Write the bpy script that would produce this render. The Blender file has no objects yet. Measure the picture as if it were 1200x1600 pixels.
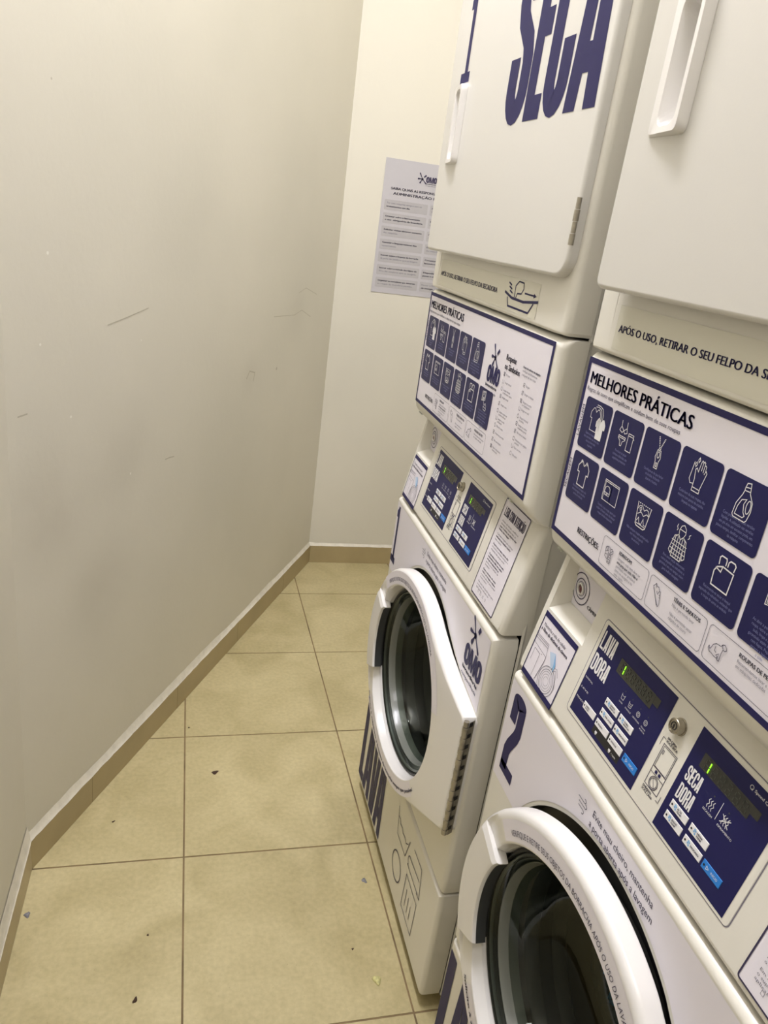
import bpy, math, random
from math import sin, cos, pi, radians, atan2, hypot
from mathutils import Vector, Matrix, geometry

random.seed(7)
sc = bpy.context.scene
col = sc.collection

# ------------------------------------------------------------------ camera, light, exposure
CAM = Vector((-0.4999, -1.0360, 1.5088))
YAW, PITCH, ROLL, FPX = radians(15.3161), radians(-20.5149), radians(7.7253), 1198.58
fwd = Vector((sin(YAW)*cos(PITCH), cos(YAW)*cos(PITCH), sin(PITCH)))
rgt = Vector((cos(YAW), -sin(YAW), 0.0))
upv = rgt.cross(fwd)
r2 = rgt*cos(ROLL) + upv*sin(ROLL)
u2 = -rgt*sin(ROLL) + upv*cos(ROLL)
cd = bpy.data.cameras.new('camera')
cam = bpy.data.objects.new('camera', cd)
col.objects.link(cam)
m = Matrix((r2, u2, -fwd)).transposed().to_4x4()
m.translation = CAM
cam.matrix_world = m
cd.sensor_fit = 'VERTICAL'
cd.sensor_height = 32.0
cd.lens = FPX/1600.0*32.0
cd.clip_start = 0.02
sc.camera = cam

sc.view_settings.view_transform = 'Standard'
sc.view_settings.look = 'None'
sc.view_settings.exposure = 0.12
sc.view_settings.gamma = 1.0
sc.view_settings.use_curve_mapping = False

world = bpy.data.worlds.new('world')
world.use_nodes = True
world.node_tree.nodes['Background'].inputs[0].default_value = (0.9, 0.95, 1.0, 1)
world.node_tree.nodes['Background'].inputs[1].default_value = 0.03
sc.world = world

LIGHTS = [  # location, size x, size y, watts, colour
    ((-0.50, 0.26, 3.42), 0.26, 1.00, 44.0, (1.0, 0.998, 1.09)),
    ((0.38, 0.98, 3.42), 0.40, 0.20, 6.0, (1.0, 0.985, 1.0)),
    ((-0.50, -1.60, 3.42), 0.26, 1.00, 9.0, (1.0, 0.998, 1.09)),  # added fill lamp, unseen, brightens the near wall
]

# ------------------------------------------------------------------ materials
def mat(name, rgb, rough=0.5, metal=0.0, coat=0.0, noise=0.0, nscale=8.0, bump=0.0, bscale=200.0, emit=None, estr=0.0, dark=None, spec=0.5):
    mt = bpy.data.materials.new(name)
    mt.use_nodes = True
    nt = mt.node_tree
    b = nt.nodes['Principled BSDF']
    b.inputs['Base Color'].default_value = (*rgb, 1)
    b.inputs['Roughness'].default_value = rough
    b.inputs['Metallic'].default_value = metal
    b.inputs['Coat Weight'].default_value = coat
    b.inputs['Specular IOR Level'].default_value = spec
    b.inputs['Coat Roughness'].default_value = 0.12
    tc = nt.nodes.new('ShaderNodeTexCoord')
    if noise > 0:
        n = nt.nodes.new('ShaderNodeTexNoise')
        n.inputs['Scale'].default_value = nscale
        n.inputs['Detail'].default_value = 5
        nt.links.new(tc.outputs['Object'], n.inputs['Vector'])
        mx = nt.nodes.new('ShaderNodeMix'); mx.data_type = 'RGBA'
        d = dark or tuple(c*(1-noise) for c in rgb)
        mx.inputs[6].default_value = (*rgb, 1)
        mx.inputs[7].default_value = (*d, 1)
        rp = nt.nodes.new('ShaderNodeMapRange')
        rp.inputs[1].default_value = 0.40; rp.inputs[2].default_value = 0.68
        nt.links.new(n.outputs['Fac'], rp.inputs[0])
        nt.links.new(rp.outputs[0], mx.inputs[0])
        nt.links.new(mx.outputs[2], b.inputs['Base Color'])
    if bump > 0:
        n2 = nt.nodes.new('ShaderNodeTexNoise')
        n2.inputs['Scale'].default_value = bscale
        n2.inputs['Detail'].default_value = 3
        nt.links.new(tc.outputs['Object'], n2.inputs['Vector'])
        bp = nt.nodes.new('ShaderNodeBump')
        bp.inputs['Strength'].default_value = bump
        bp.inputs['Distance'].default_value = 0.001
        nt.links.new(n2.outputs['Fac'], bp.inputs['Height'])
        nt.links.new(bp.outputs['Normal'], b.inputs['Normal'])
    if emit:
        b.inputs['Emission Color'].default_value = (*emit, 1)
        b.inputs['Emission Strength'].default_value = estr
    return mt

ENAMEL = mat('cream_enamel', (0.76, 0.735, 0.665), 0.34, coat=0.25, bump=0.10, bscale=350)
DOORW = mat('white_enamel_door', (0.665, 0.648, 0.61), 0.30, coat=0.3, bump=0.06, bscale=350)
PLASTIC = mat('white_plastic', (0.81, 0.79, 0.77), 0.28, coat=0.3)
STICK = mat('sticker_white', (0.80, 0.765, 0.835), 0.32, coat=0.15)
CLEARST = mat('sticker_clear', (0.72, 0.70, 0.60), 0.25, coat=0.3)
NAVY = mat('navy_ink', (0.019, 0.017, 0.088), 0.48, spec=0.25)
NAVYD = mat('navy_panel', (0.011, 0.011, 0.078), 0.38, spec=0.3)
INK = mat('dark_ink', (0.035, 0.028, 0.075), 0.5)
GREYINK = mat('grey_ink', (0.20, 0.19, 0.24), 0.5)
PALEINK = mat('pale_blue_ink', (0.20, 0.21, 0.42), 0.5)
WHITEINK = mat('white_ink', (0.80, 0.79, 0.80), 0.4)
BLUEB = mat('blue_button', (0.02, 0.20, 0.62), 0.35)
LBLUE = mat('light_blue_ink', (0.22, 0.45, 0.75), 0.4)
PBLUE = mat('pale_sky_ink', (0.50, 0.62, 0.80), 0.4)
DISP = mat('display_glass', (0.030, 0.031, 0.026), 0.12, coat=0.4)
SEGOFF = mat('unlit_segment', (0.055, 0.058, 0.048), 0.4)
SEGON = mat('lit_segment', (0.1, 0.5, 0.02), 0.4, emit=(0.35, 1.0, 0.03), estr=1.6)
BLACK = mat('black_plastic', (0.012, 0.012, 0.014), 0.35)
RUBBER = mat('grey_rubber', (0.20, 0.215, 0.21), 0.35, coat=0.1)
RIMG = mat('frosted_rim', (0.20, 0.21, 0.185), 0.30, coat=0.2)
DARKRUB_SHADE = mat('dark_rubber_and_shade', (0.035, 0.037, 0.037), 0.45)  # rubber of rims and gasket; painted shade in the handle pocket
STEEL = mat('brushed_steel', (0.46, 0.42, 0.34), 0.36, metal=0.6, noise=0.3, nscale=60)
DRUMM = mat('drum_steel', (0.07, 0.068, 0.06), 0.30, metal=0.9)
CHROME = mat('chrome_lock', (0.42, 0.39, 0.33), 0.26, metal=1.0)
SCREWM = mat('screw_metal', (0.42, 0.44, 0.38), 0.3, metal=0.8)
LENS = mat('lens_red', (0.10, 0.005, 0.01), 0.1, coat=0.6)
SIDEGREY = mat('cabinet_enamel', (0.70, 0.68, 0.62), 0.38, coat=0.1)
WALLM = mat('wall_paint', (0.72, 0.69, 0.60), 0.62, noise=0.10, nscale=1.3, bump=0.35, bscale=60, dark=(0.66, 0.635, 0.55))
CEILM = mat('ceiling_paint', (0.85, 0.83, 0.78), 0.8)
BASEM = mat('baseboard_tile', (0.43, 0.345, 0.185), 0.38, noise=0.12, nscale=6, coat=0.1)
GROUT = mat('floor_grout', (0.25, 0.175, 0.085), 0.8, noise=0.5, nscale=10)
SEAL = mat('plaster_bead', (0.74, 0.70, 0.60), 0.7, noise=0.12, nscale=40, bump=0.6, bscale=90)
PAPER = mat('poster_paper', (0.52, 0.505, 0.535), 0.5)
PAPERBOX = mat('poster_box_tint', (0.45, 0.435, 0.45), 0.5)
LAMPM = mat('lamp_diffuser', (0.9, 0.9, 0.85), 0.5, emit=(1.0, 0.93, 0.82), estr=6.0)
RED_REFL = mat('red_reflection', (0.75, 0.07, 0.05), 0.6)
BLUE_REFL = mat('blue_reflection', (0.05, 0.40, 0.85), 0.6)
REFL_CLOTH = mat('dark_cloth', (0.045, 0.055, 0.055), 0.9, bump=0.5, bscale=300)

def glass_mat():
    mt = bpy.data.materials.new('door_glass'); mt.use_nodes = True
    nt = mt.node_tree; nt.nodes.clear()
    out = nt.nodes.new('ShaderNodeOutputMaterial')
    tr = nt.nodes.new('ShaderNodeBsdfTransparent'); tr.inputs[0].default_value = (0.58, 0.62, 0.58, 1)
    gl = nt.nodes.new('ShaderNodeBsdfGlossy'); gl.inputs['Roughness'].default_value = 0.03
    gl.inputs[0].default_value = (0.9, 0.95, 0.9, 1)
    fr = nt.nodes.new('ShaderNodeFresnel'); fr.inputs[0].default_value = 1.40
    mx = nt.nodes.new('ShaderNodeMixShader')
    nt.links.new(fr.outputs[0], mx.inputs[0]); nt.links.new(tr.outputs[0], mx.inputs[1])
    nt.links.new(gl.outputs[0], mx.inputs[2]); nt.links.new(mx.outputs[0], out.inputs[0])
    return mt
GLASS = glass_mat()

def tile_mat():
    mt = bpy.data.materials.new('floor_tile'); mt.use_nodes = True
    nt = mt.node_tree; b = nt.nodes['Principled BSDF']
    tc = nt.nodes.new('ShaderNodeTexCoord'); g = nt.nodes.new('ShaderNodeNewGeometry')
    n1 = nt.nodes.new('ShaderNodeTexNoise'); n1.inputs['Scale'].default_value = 5.0; n1.inputs['Detail'].default_value = 6
    n1.inputs['Distortion'].default_value = 0.8
    n2 = nt.nodes.new('ShaderNodeTexNoise'); n2.inputs['Scale'].default_value = 90; n2.inputs['Detail'].default_value = 3
    n3 = nt.nodes.new('ShaderNodeTexNoise'); n3.inputs['Scale'].default_value = 260; n3.inputs['Detail'].default_value = 1
    for n in (n1, n2, n3): nt.links.new(tc.outputs['Object'], n.inputs['Vector'])
    rp = nt.nodes.new('ShaderNodeValToRGB')
    rp.color_ramp.elements[0].position = 0.34; rp.color_ramp.elements[0].color = (0.43, 0.365, 0.190, 1)
    rp.color_ramp.elements[1].position = 0.68; rp.color_ramp.elements[1].color = (0.545, 0.47, 0.265, 1)
    nt.links.new(n1.outputs['Fac'], rp.inputs[0])
    mx = nt.nodes.new('ShaderNodeMix'); mx.data_type = 'RGBA'; mx.blend_type = 'MULTIPLY'
    r2_ = nt.nodes.new('ShaderNodeMapRange'); r2_.inputs[1].default_value = 0.3; r2_.inputs[2].default_value = 0.7
    r2_.inputs[3].default_value = 0.90; r2_.inputs[4].default_value = 1.05
    nt.links.new(n2.outputs['Fac'], r2_.inputs[0])
    cb = nt.nodes.new('ShaderNodeCombineColor')
    for i in range(3): nt.links.new(r2_.outputs[0], cb.inputs[i])
    mx.inputs[0].default_value = 1.0
    nt.links.new(rp.outputs[0], mx.inputs[6]); nt.links.new(cb.outputs[0], mx.inputs[7])
    # fine dark speckles
    sp = nt.nodes.new('ShaderNodeMapRange'); sp.inputs[1].default_value = 0.72; sp.inputs[2].default_value = 0.80
    nt.links.new(n3.outputs['Fac'], sp.inputs[0])
    mx2 = nt.nodes.new('ShaderNodeMix'); mx2.data_type = 'RGBA'
    mx2.inputs[7].default_value = (0.26, 0.18, 0.09, 1)
    ml = nt.nodes.new('ShaderNodeMath'); ml.operation = 'MULTIPLY'; ml.inputs[1].default_value = 0.5
    nt.links.new(sp.outputs[0], ml.inputs[0])
    nt.links.new(ml.outputs[0], mx2.inputs[0]); nt.links.new(mx.outputs[2], mx2.inputs[6])
    nt.links.new(mx2.outputs[2], b.inputs['Base Color'])
    b.inputs['Roughness'].default_value = 0.36
    b.inputs['Specular IOR Level'].default_value = 0.45
    bp = nt.nodes.new('ShaderNodeBump'); bp.inputs['Strength'].default_value = 0.15; bp.inputs['Distance'].default_value = 0.001
    nt.links.new(n2.outputs['Fac'], bp.inputs['Height']); nt.links.new(bp.outputs['Normal'], b.inputs['Normal'])
    return mt
TILE = tile_mat()

# ------------------------------------------------------------------ mesh builder
class MB:
    def __init__(self):
        self.v = []; self.f = []; self.m = []; self.mats = []
    def mi(self, mt):
        if mt not in self.mats: self.mats.append(mt)
        return self.mats.index(mt)
    def add(self, verts, faces, mt):
        o = len(self.v); k = self.mi(mt)
        self.v.extend([tuple(p) for p in verts])
        for f in faces:
            self.f.append(tuple(i+o for i in f)); self.m.append(k)
    def grid(self, rows, mt, close=False):
        n = len(rows[0]); vs = [p for r in rows for p in r]; fs = []
        for i in range(len(rows)-1):
            for j in range(n if close else n-1):
                a = i*n+j; b = i*n+(j+1) % n
                fs.append((a, b, b+n, a+n))
        self.add(vs, fs, mt)
    def box(self, a, b, mt):
        x0, y0, z0 = a; x1, y1, z1 = b
        v = [(x0,y0,z0),(x1,y0,z0),(x1,y1,z0),(x0,y1,z0),(x0,y0,z1),(x1,y0,z1),(x1,y1,z1),(x0,y1,z1)]
        self.add(v, [(0,3,2,1),(4,5,6,7),(0,1,5,4),(1,2,6,5),(2,3,7,6),(3,0,4,7)], mt)
    def cyl(self, p, axis, r, h, mt, n=24, r1=None, cap=True, prof=None):
        """lathe about axis from p; prof = [(radius, height)]"""
        ax = Vector(axis).normalized(); a = ax.orthogonal().normalized(); b = ax.cross(a); p = Vector(p)
        prof = prof or [(0, 0), (r, 0), (r if r1 is None else r1, h), (0, h)]
        rows = []
        for rr, hh in prof:
            rows.append([p + ax*hh + (a*cos(2*pi*k/n)+b*sin(2*pi*k/n))*rr for k in range(n)])
        self.grid(rows, mt, close=True)
    def build(self, name, parent=None, off=(0, 0, 0), smooth=None, recalc=False):
        me = bpy.data.meshes.new(name)
        vs = [(p[0]-off[0], p[1]-off[1], p[2]-off[2]) for p in self.v]
        me.from_pydata(vs, [], self.f)
        for mt in self.mats: me.materials.append(mt)
        me.polygons.foreach_set('material_index', self.m)
        me.validate(clean_customdata=False)
        if recalc:
            import bmesh
            bm = bmesh.new(); bm.from_mesh(me)
            bmesh.ops.remove_doubles(bm, verts=bm.verts, dist=1e-6)
            bmesh.ops.recalc_face_normals(bm, faces=bm.faces)
            bm.to_mesh(me); bm.free()
        if smooth is not None:
            me.shade_smooth(); me.set_sharp_from_angle(angle=radians(smooth))
        me.update()
        o = bpy.data.objects.new(name, me)
        col.objects.link(o)
        if smooth is not None:
            wn = o.modifiers.new('weighted', 'WEIGHTED_NORMAL'); wn.keep_sharp = True
        if parent: o.parent = parent
        return o

def tag(o, label=None, cat=None, group=None, kind=None):
    if label: o['label'] = label
    if cat: o['category'] = cat
    if group: o['group'] = group
    if kind: o['kind'] = kind
    return o

# ------------------------------------------------------------------ flat graphics on a mapped surface
def tri_poly(mb, M, pts, mt, off=0.0007):
    vs = [Vector((p[0], p[1], 0)) for p in pts]
    tris = geometry.tessellate_polygon([vs])
    mb.add([M(p[0], p[1], off) for p in pts], tris, mt)
def quad(mb, M, s0, z0, s1, z1, mt, off=0.0007):
    mb.add([M(s0, z0, off), M(s1, z0, off), M(s1, z1, off), M(s0, z1, off)], [(0, 1, 2, 3)], mt)
def rr_pts(s0, z0, s1, z1, r, n=5):
    pts = []
    for cx, cz, a0 in ((s1-r, z1-r, 0), (s0+r, z1-r, 90), (s0+r, z0+r, 180), (s1-r, z0+r, 270)):
        for k in range(n+1):
            a = radians(a0+90*k/n); pts.append((cx+r*cos(a), cz+r*sin(a)))
    return pts
def rrect(mb, M, s0, z0, s1, z1, r, mt, off=0.0007):
    pts = rr_pts(s0, z0, s1, z1, r)
    mb.add([M(p[0], p[1], off) for p in pts], [tuple(range(len(pts)))], mt)
def stroke(mb, M, pts, w, mt, off=0.0010, closed=False):
    n = len(pts); L_ = []; R_ = []
    for i in range(n):
        p = pts[i]
        a = pts[i-1] if (i > 0 or closed) else p
        b = pts[(i+1) % n] if (i < n-1 or closed) else p
        d1 = Vector((p[0]-a[0], p[1]-a[1])); d2 = Vector((b[0]-p[0], b[1]-p[1]))
        if d1.length < 1e-9: d1 = d2
        if d2.length < 1e-9: d2 = d1
        d1.normalize(); d2.normalize()
        t = d1+d2
        if t.length < 1e-6: t = d2.copy()
        t.normalize(); nn = Vector((-t.y, t.x))
        k = max(0.5, nn.dot(Vector((-d2.y, d2.x))))
        L_.append((p[0]+nn.x*w/2/k, p[1]+nn.y*w/2/k)); R_.append((p[0]-nn.x*w/2/k, p[1]-nn.y*w/2/k))
    vs = [M(q[0], q[1], off) for q in L_+R_]; fs = []
    for i in range(n if closed else n-1):
        j = (i+1) % n; fs.append((i, j, n+j, n+i))
    mb.add(vs, fs, mt)
def arc(cx, cz, rx, rz, a0, a1, n=16):
    return [(cx+rx*cos(radians(a0+(a1-a0)*k/n)), cz+rz*sin(radians(a0+(a1-a0)*k/n))) for k in range(n+1)]
def circ(mb, M, cx, cz, r, w, mt, off=0.0010, n=28, rz=None):
    stroke(mb, M, arc(cx, cz, r, rz or r, 0, 360, n)[:-1], w, mt, off, closed=True)
def disc(mb, M, cx, cz, r, mt, off=0.0010, n=20, rz=None):
    pts = arc(cx, cz, r, rz or r, 0, 360, n)[:-1]
    mb.add([M(p[0], p[1], off) for p in pts], [tuple(range(n))], mt)
def frame(mb, M, s0, z0, s1, z1, w, mt, off=0.0010, r=0.0):
    if r > 0:
        pts = rr_pts(s0+w/2, z0+w/2, s1-w/2, z1-w/2, r)
        stroke(mb, M, pts, w, mt, off, closed=True)
    else:
        quad(mb, M, s0, z0, s1, z0+w, mt, off); quad(mb, M, s0, z1-w, s1, z1, mt, off)
        quad(mb, M, s0, z0+w, s0+w, z1-w, mt, off); quad(mb, M, s1-w, z0+w, s1, z1-w, mt, off)

# ------------------------------------------------------------------ small lettering (built-in typeface turned into mesh glyphs)
_g = {}
def _raw(body, bold):
    cu = bpy.data.curves.new('t', 'FONT'); cu.body = body; cu.resolution_u = 3
    o = bpy.data.objects.new('t', cu); me = o.to_mesh()
    vs = [(v.co.x, v.co.y) for v in me.vertices]; fs = [tuple(p.vertices) for p in me.polygons]
    o.to_mesh_clear(); bpy.data.objects.remove(o); bpy.data.curves.remove(cu)
    if bold and vs:   # heavier strokes: the outline laid down again a hair to each side
        n0 = len(vs); base, bf = list(vs), list(fs)
        for k, dx in enumerate((-.032, .032)):
            vs += [(x+dx, y) for x, y in base]; fs += [tuple(i+n0*(k+1) for i in f) for f in bf]
    return vs, fs
def _w(body, bold):
    vs, _ = _raw(body, bold)
    return (max(v[0] for v in vs)-min(v[0] for v in vs)) if vs else 0
def glyph(c, bold):
    k = (c, bold)
    if k not in _g:
        if ('HH', bold) not in _g:
            _g[('HH', bold)] = _w('HH', bold)
            vs, _ = _raw('H', bold); _g[('cap', bold)] = max(v[1] for v in vs)
        adv = _w('H'+c+'H', bold)-_g[('HH', bold)]
        vs, fs = ([], []) if c == ' ' else _raw(c, bold)
        _g[k] = (vs, fs, adv)
    return _g[k]
def twidth(s, bold): return sum(glyph(c, bold)[2] for c in s)
def text(mb, M, s, x, z, h, mt, bold=False, w=None, align='l', off=0.0010, rot=0.0, sx=1.0):
    """h = cap height; w = forced width"""
    tw = twidth(s, bold); k = h/_g[('cap', bold)]
    kx = (w/tw) if w else k*sx
    W_ = tw*kx
    x0 = {'l': 0, 'c': -W_/2, 'r': -W_}[align]
    ca, sa = cos(radians(rot)), sin(radians(rot))
    for c in s:
        vs, fs, adv = glyph(c, bold)
        if fs:
            mb.add([M(x+(x0+vx*kx)*ca-vy*k*sa, z+(x0+vx*kx)*sa+vy*k*ca, off) for vx, vy in vs], fs, mt)
        x0 += adv*kx
def text_arc(mb, M, s, cx, cz, r, a0, a1, h, mt, bold=True, off=0.0010, inward=False):
    """letters from angle a0 to a1 (degrees); tops outward unless inward"""
    tw = twidth(s, bold); k = h/_g[('cap', bold)]
    pos = 0.0; kx = abs(radians(a1-a0))*r/tw
    for c in s:
        vs, fs, adv = glyph(c, bold)
        a = radians(a0)+(radians(a1-a0))*((pos+adv/2)/tw)
        if fs:
            if inward: er = Vector((-cos(a), -sin(a))); et = Vector((-sin(a), cos(a)))
            else: er = Vector((cos(a), sin(a))); et = Vector((sin(a), -cos(a)))
            base = Vector((cx+r*cos(a), cz+r*sin(a)))
            out = []
            for vx, vy in vs:
                q = base + et*((vx-adv/2)*kx) + er*(vy*k)
                out.append(M(q.x, q.y, off))
            mb.add(out, fs, mt)
        pos += adv

# ------------------------------------------------------------------ heavy condensed lettering
def heavy(mb, M, ch, s0, z0, w, h, mt, off=0.0010, t=0.42):
    def P(pts): tri_poly(mb, M, [(s0+x*w, z0+y*h) for x, y in pts], mt, off)
    def S(pts, wd=None): stroke(mb, M, pts, wd or t*w, mt, off)
    tw = t*w
    a = tw/2; rx = w/2-a; rz = min(rx*1.5, h*0.2)
    L_, R_, B, T = s0+a, s0+w-a, z0+a*0.8, z0+h-a*0.8
    cx = s0+w/2
    def ring(a0, a1, cz): return arc(cx, cz, rx, rz, a0, a1, 10)
    bz, tz = z0+rz+a*0.9, z0+h-rz-a*0.9
    if ch == 'L': P([(0, 0), (1, 0), (1, .12), (t, .12), (t, 1), (0, 1)])
    elif ch == 'I': P([(0, 0), (1, 0), (1, 1), (0, 1)])
    elif ch == 'T': P([(.5-t/2, 0), (.5+t/2, 0), (.5+t/2, .87), (1, .87), (1, 1), (0, 1), (0, .87), (.5-t/2, .87)])
    elif ch == 'E': P([(0, 0), (1, 0), (1, .13), (.55, .13), (.55, .42), (.92, .42), (.92, .56), (.55, .56), (.55, .87), (1, .87), (1, 1), (0, 1)])
    elif ch in 'AÃ':
        P([(0, 0), (.2, 1), (.5, 1), (.5, .90), (.455, .31), (.5, .31), (.5, .17), (.41, .17), (.37, 0)])
        P([(1, 0), (.8, 1), (.5, 1), (.5, .90), (.545, .31), (.5, .31), (.5, .17), (.59, .17), (.63, 0)])
        if ch == 'Ã': P([(.2, 1.08), (.8, 1.10), (.8, 1.2), (.2, 1.18)])
    elif ch == 'V':
        P([(0, 1), (.38, 1), (.5, .22), (.5, 0), (.2, 0)])
        P([(1, 1), (.62, 1), (.5, .22), (.5, 0), (.8, 0)])
    elif ch == 'M':
        P([(0, 0), (0, 1), (.32, 1), (.5, .35), (.5, 0), (.4, 0), (.27, .55), (.27, 0)])
        P([(1, 0), (1, 1), (.68, 1), (.5, .35), (.5, 0), (.6, 0), (.73, .55), (.73, 0)])
    elif ch == 'N': P([(0, 0), (0, 1), (.38, 1), (.64, .45), (.64, 1), (1, 1), (1, 0), (.62, 0), (.36, .55), (.36, 0)])
    elif ch == 'S':
        mz = z0+h/2
        S([(L_, z0+.36*h), (L_, bz)] + ring(180, 360, bz) + [(R_, mz-.16*h), (R_-.1*w, mz-.06*h), (L_+.1*w, mz+.06*h), (L_, mz+.16*h)] + ring(180, 0, tz) + [(R_, z0+.64*h)])
    elif ch in 'CÇ':
        S([(R_, z0+.37*h), (R_, bz)] + ring(0, -180, bz) + ring(180, 0, tz) + [(R_, z0+.63*h)])
        if ch == 'Ç': P([(.4, -.12), (.6, -.12), (.6, 0), (.4, 0)])
    elif ch == 'O':
        S(ring(0, -180, bz) + ring(180, 0, tz) + [(R_, bz)])
    elif ch == 'D':
        P([(0, 0), (t, 0), (t, 1), (0, 1)])
        S([(s0+t*w*0.8, z0+.06*h), (cx, z0+.06*h)] + arc(cx, bz, rx, rz, -80, 0, 6) + arc(cx, tz, rx, rz, 0, 80, 6) + [(s0+t*w*0.8, z0+.94*h)])
    elif ch == 'R':
        P([(0, 0), (t, 0), (t, 1), (0, 1)])
        P([(1-t, 0), (1, 0), (.98, .42), (.8, .46), (1-t, .4)])
        mz = z0+.48*h
        S([(s0+t*w*0.8, z0+.95*h), (cx, z0+.95*h)] + arc(cx, tz, rx, rz, 80, 0, 6) + [(R_, mz+rz)] + arc(cx, mz+rz, rx, rz, 0, -80, 6) + [(s0+t*w*0.8, mz)])
    elif ch == '1':
        P([(.40, .08), (.74, .08), (.74, 1), (.48, 1), (.34, .94), (.17, .90), (.17, .80), (.40, .80)])
        P([(0, 0), (1, 0), (1, .115), (0, .115)])
    elif ch == '2':
        r = .34
        S([(s0+.19*w, z0+.66*h), (s0+.19*w, z0+.82*h)] + arc(s0+.47*w, z0+.84*h, .28*w, .10*h, 180, 0, 12) +
          [(s0+.77*w, z0+.80*h), (s0+.77*w, z0+.62*h), (s0+.70*w, z0+.50*h), (s0+.50*w, z0+.36*h), (s0+.32*w, z0+.24*h), (s0+.25*w, z0+.14*h), (s0+.25*w, z0+.0*h)], .36*w)
        P([(.07, 0), (.95, 0), (.95, .135), (.07, .135)])
def hword(mb, M, word, s0, s1, z0, h, mt, gap=0.06, t=0.42, off=0.0010):
    wd = {'I': .5, 'M': 1.35, ' ': .35, 'E': .85}
    tot = sum(wd.get(c, 1.0) for c in word)+gap*(len(word)-1)
    u = (s1-s0)/tot; x = s0
    for c in word:
        w_ = wd.get(c, 1.0)*u
        if c != ' ': heavy(mb, M, c, x, z0, w_, h, mt, off, t if c != 'I' else 1)
        x += w_+gap*u

def blob(mb, M, x0, z0, x1, z1, w0, w1, mt, off=0.0011):
    """drop-shaped arm, narrow at start, round at the end"""
    d = Vector((x1-x0, z1-z0)); L_ = d.length; d.normalize(); n = Vector((-d.y, d.x)); pts = []
    prof = [(0, w0/2), (L_*.4, w0*.55+w1*.05), (L_*.7, w1*.42), (L_*.86, w1*.5), (L_*.95, w1*.38), (L_, 0)]
    for a, w in prof: pts.append((x0+d.x*a+n.x*w, z0+d.y*a+n.y*w))
    for a, w in reversed(prof[:-1]): pts.append((x0+d.x*a-n.x*w, z0+d.y*a-n.y*w))
    tri_poly(mb, M, pts, mt, off)
def splat(mb, M, cx, cz, k, mt):
    blob(mb, M, cx, cz, cx-.018*k, cz+.031*k, .003*k, .007*k, mt)
    blob(mb, M, cx, cz, cx-.027*k, cz-.001*k, .003*k, .009*k, mt)
    blob(mb, M, cx+.008*k, cz+.009*k, cx+.021*k, cz+.021*k, .006*k, .010*k, mt)
    blob(mb, M, cx, cz, cx-.013*k, cz-.024*k, .003*k, .009*k, mt)
    blob(mb, M, cx, cz, cx+.026*k, cz-.025*k, .003*k, .007*k, mt)
    disc(mb, M, cx, cz-.001*k, .0065*k, mt, 0.0011)
def omo(mb, M, s0, zt, k, mt, small=True):
    """letters start at s0, top zt, k = 1 for an 80 mm wide mark"""
    z0 = zt-.042*k
    heavy(mb, M, 'O', s0, z0, .0265*k, .042*k, mt, t=.40)
    heavy(mb, M, 'M', s0+.0275*k, z0, .032*k, .042*k, mt)
    heavy(mb, M, 'O', s0+.0600*k, z0, .0265*k, .042*k, mt, t=.40)
    if small:
        text(mb, M, 'lavanderia', s0, zt-.0535*k, .0075*k, mt, True, w=.080*k)
        text(mb, M, 'compartilhada', s0, zt-.0665*k, .0065*k, mt, False, w=.080*k)

# ------------------------------------------------------------------ machine geometry (s = from the far edge, z = height)
W = 0.6695; LEAN = 0.0196; PITCHY = 0.766
SL, SR = -0.006, 0.680
OX, OY = 0.35, W/2
def yy(s, z): return W-s-LEAN*(z-.9)
XM = 0.0047
def M_mel(s, z, o=0): return (XM-o, yy(s, z), z)
def M_front(s, z, o=0): return (-o, yy(s, z), z)
KX0, KZ0, KX1, KZ1 = 0.0055, 0.9125, 0.034, 1.0625
KL = hypot(KX1-KX0, KZ1-KZ0); KUX, KUZ = (KX1-KX0)/KL, (KZ1-KZ0)/KL
def M_ctl(s, t, o=0):
    z = KZ0+KUZ*t+KUX*o
    return (KX0+KUX*t-KUZ*o, yy(s, z), z)
def M_dd(s, z, o=0): return (-.0315+(s-.04)*.031-o, yy(s, z), z)
RAD = [.25]
AJAR = [.05]   # how far the washer door stands open (slope away from the hinge)
def M_wd(s, z, o=0): return (-.024-(.69-s)*AJAR[0]-o, yy(s, z), z)
def lx(z): return .0034-(z-1.468)/(1.395-1.468)*.0004
def M_lint(s, z, o=0): return (lx(z)-o, yy(s, z), z)

def ray_poly(cx, cz, th, poly):
    dx, dz = cos(th), sin(th); best = None
    n = len(poly)
    for i in range(n):
        ax, az = poly[i][0]-cx, poly[i][1]-cz; bx, bz = poly[(i+1) % n][0]-cx, poly[(i+1) % n][1]-cz
        ex, ez = bx-ax, bz-az
        den = dx*ez-dz*ex
        if abs(den) < 1e-12: continue
        t = (ax*ez-az*ex)/den; u = (ax*dz-az*dx)/den
        if t > 0 and -1e-9 <= u <= 1+1e-9: best = t if best is None else max(best, t)
    return best or 0.0

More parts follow.
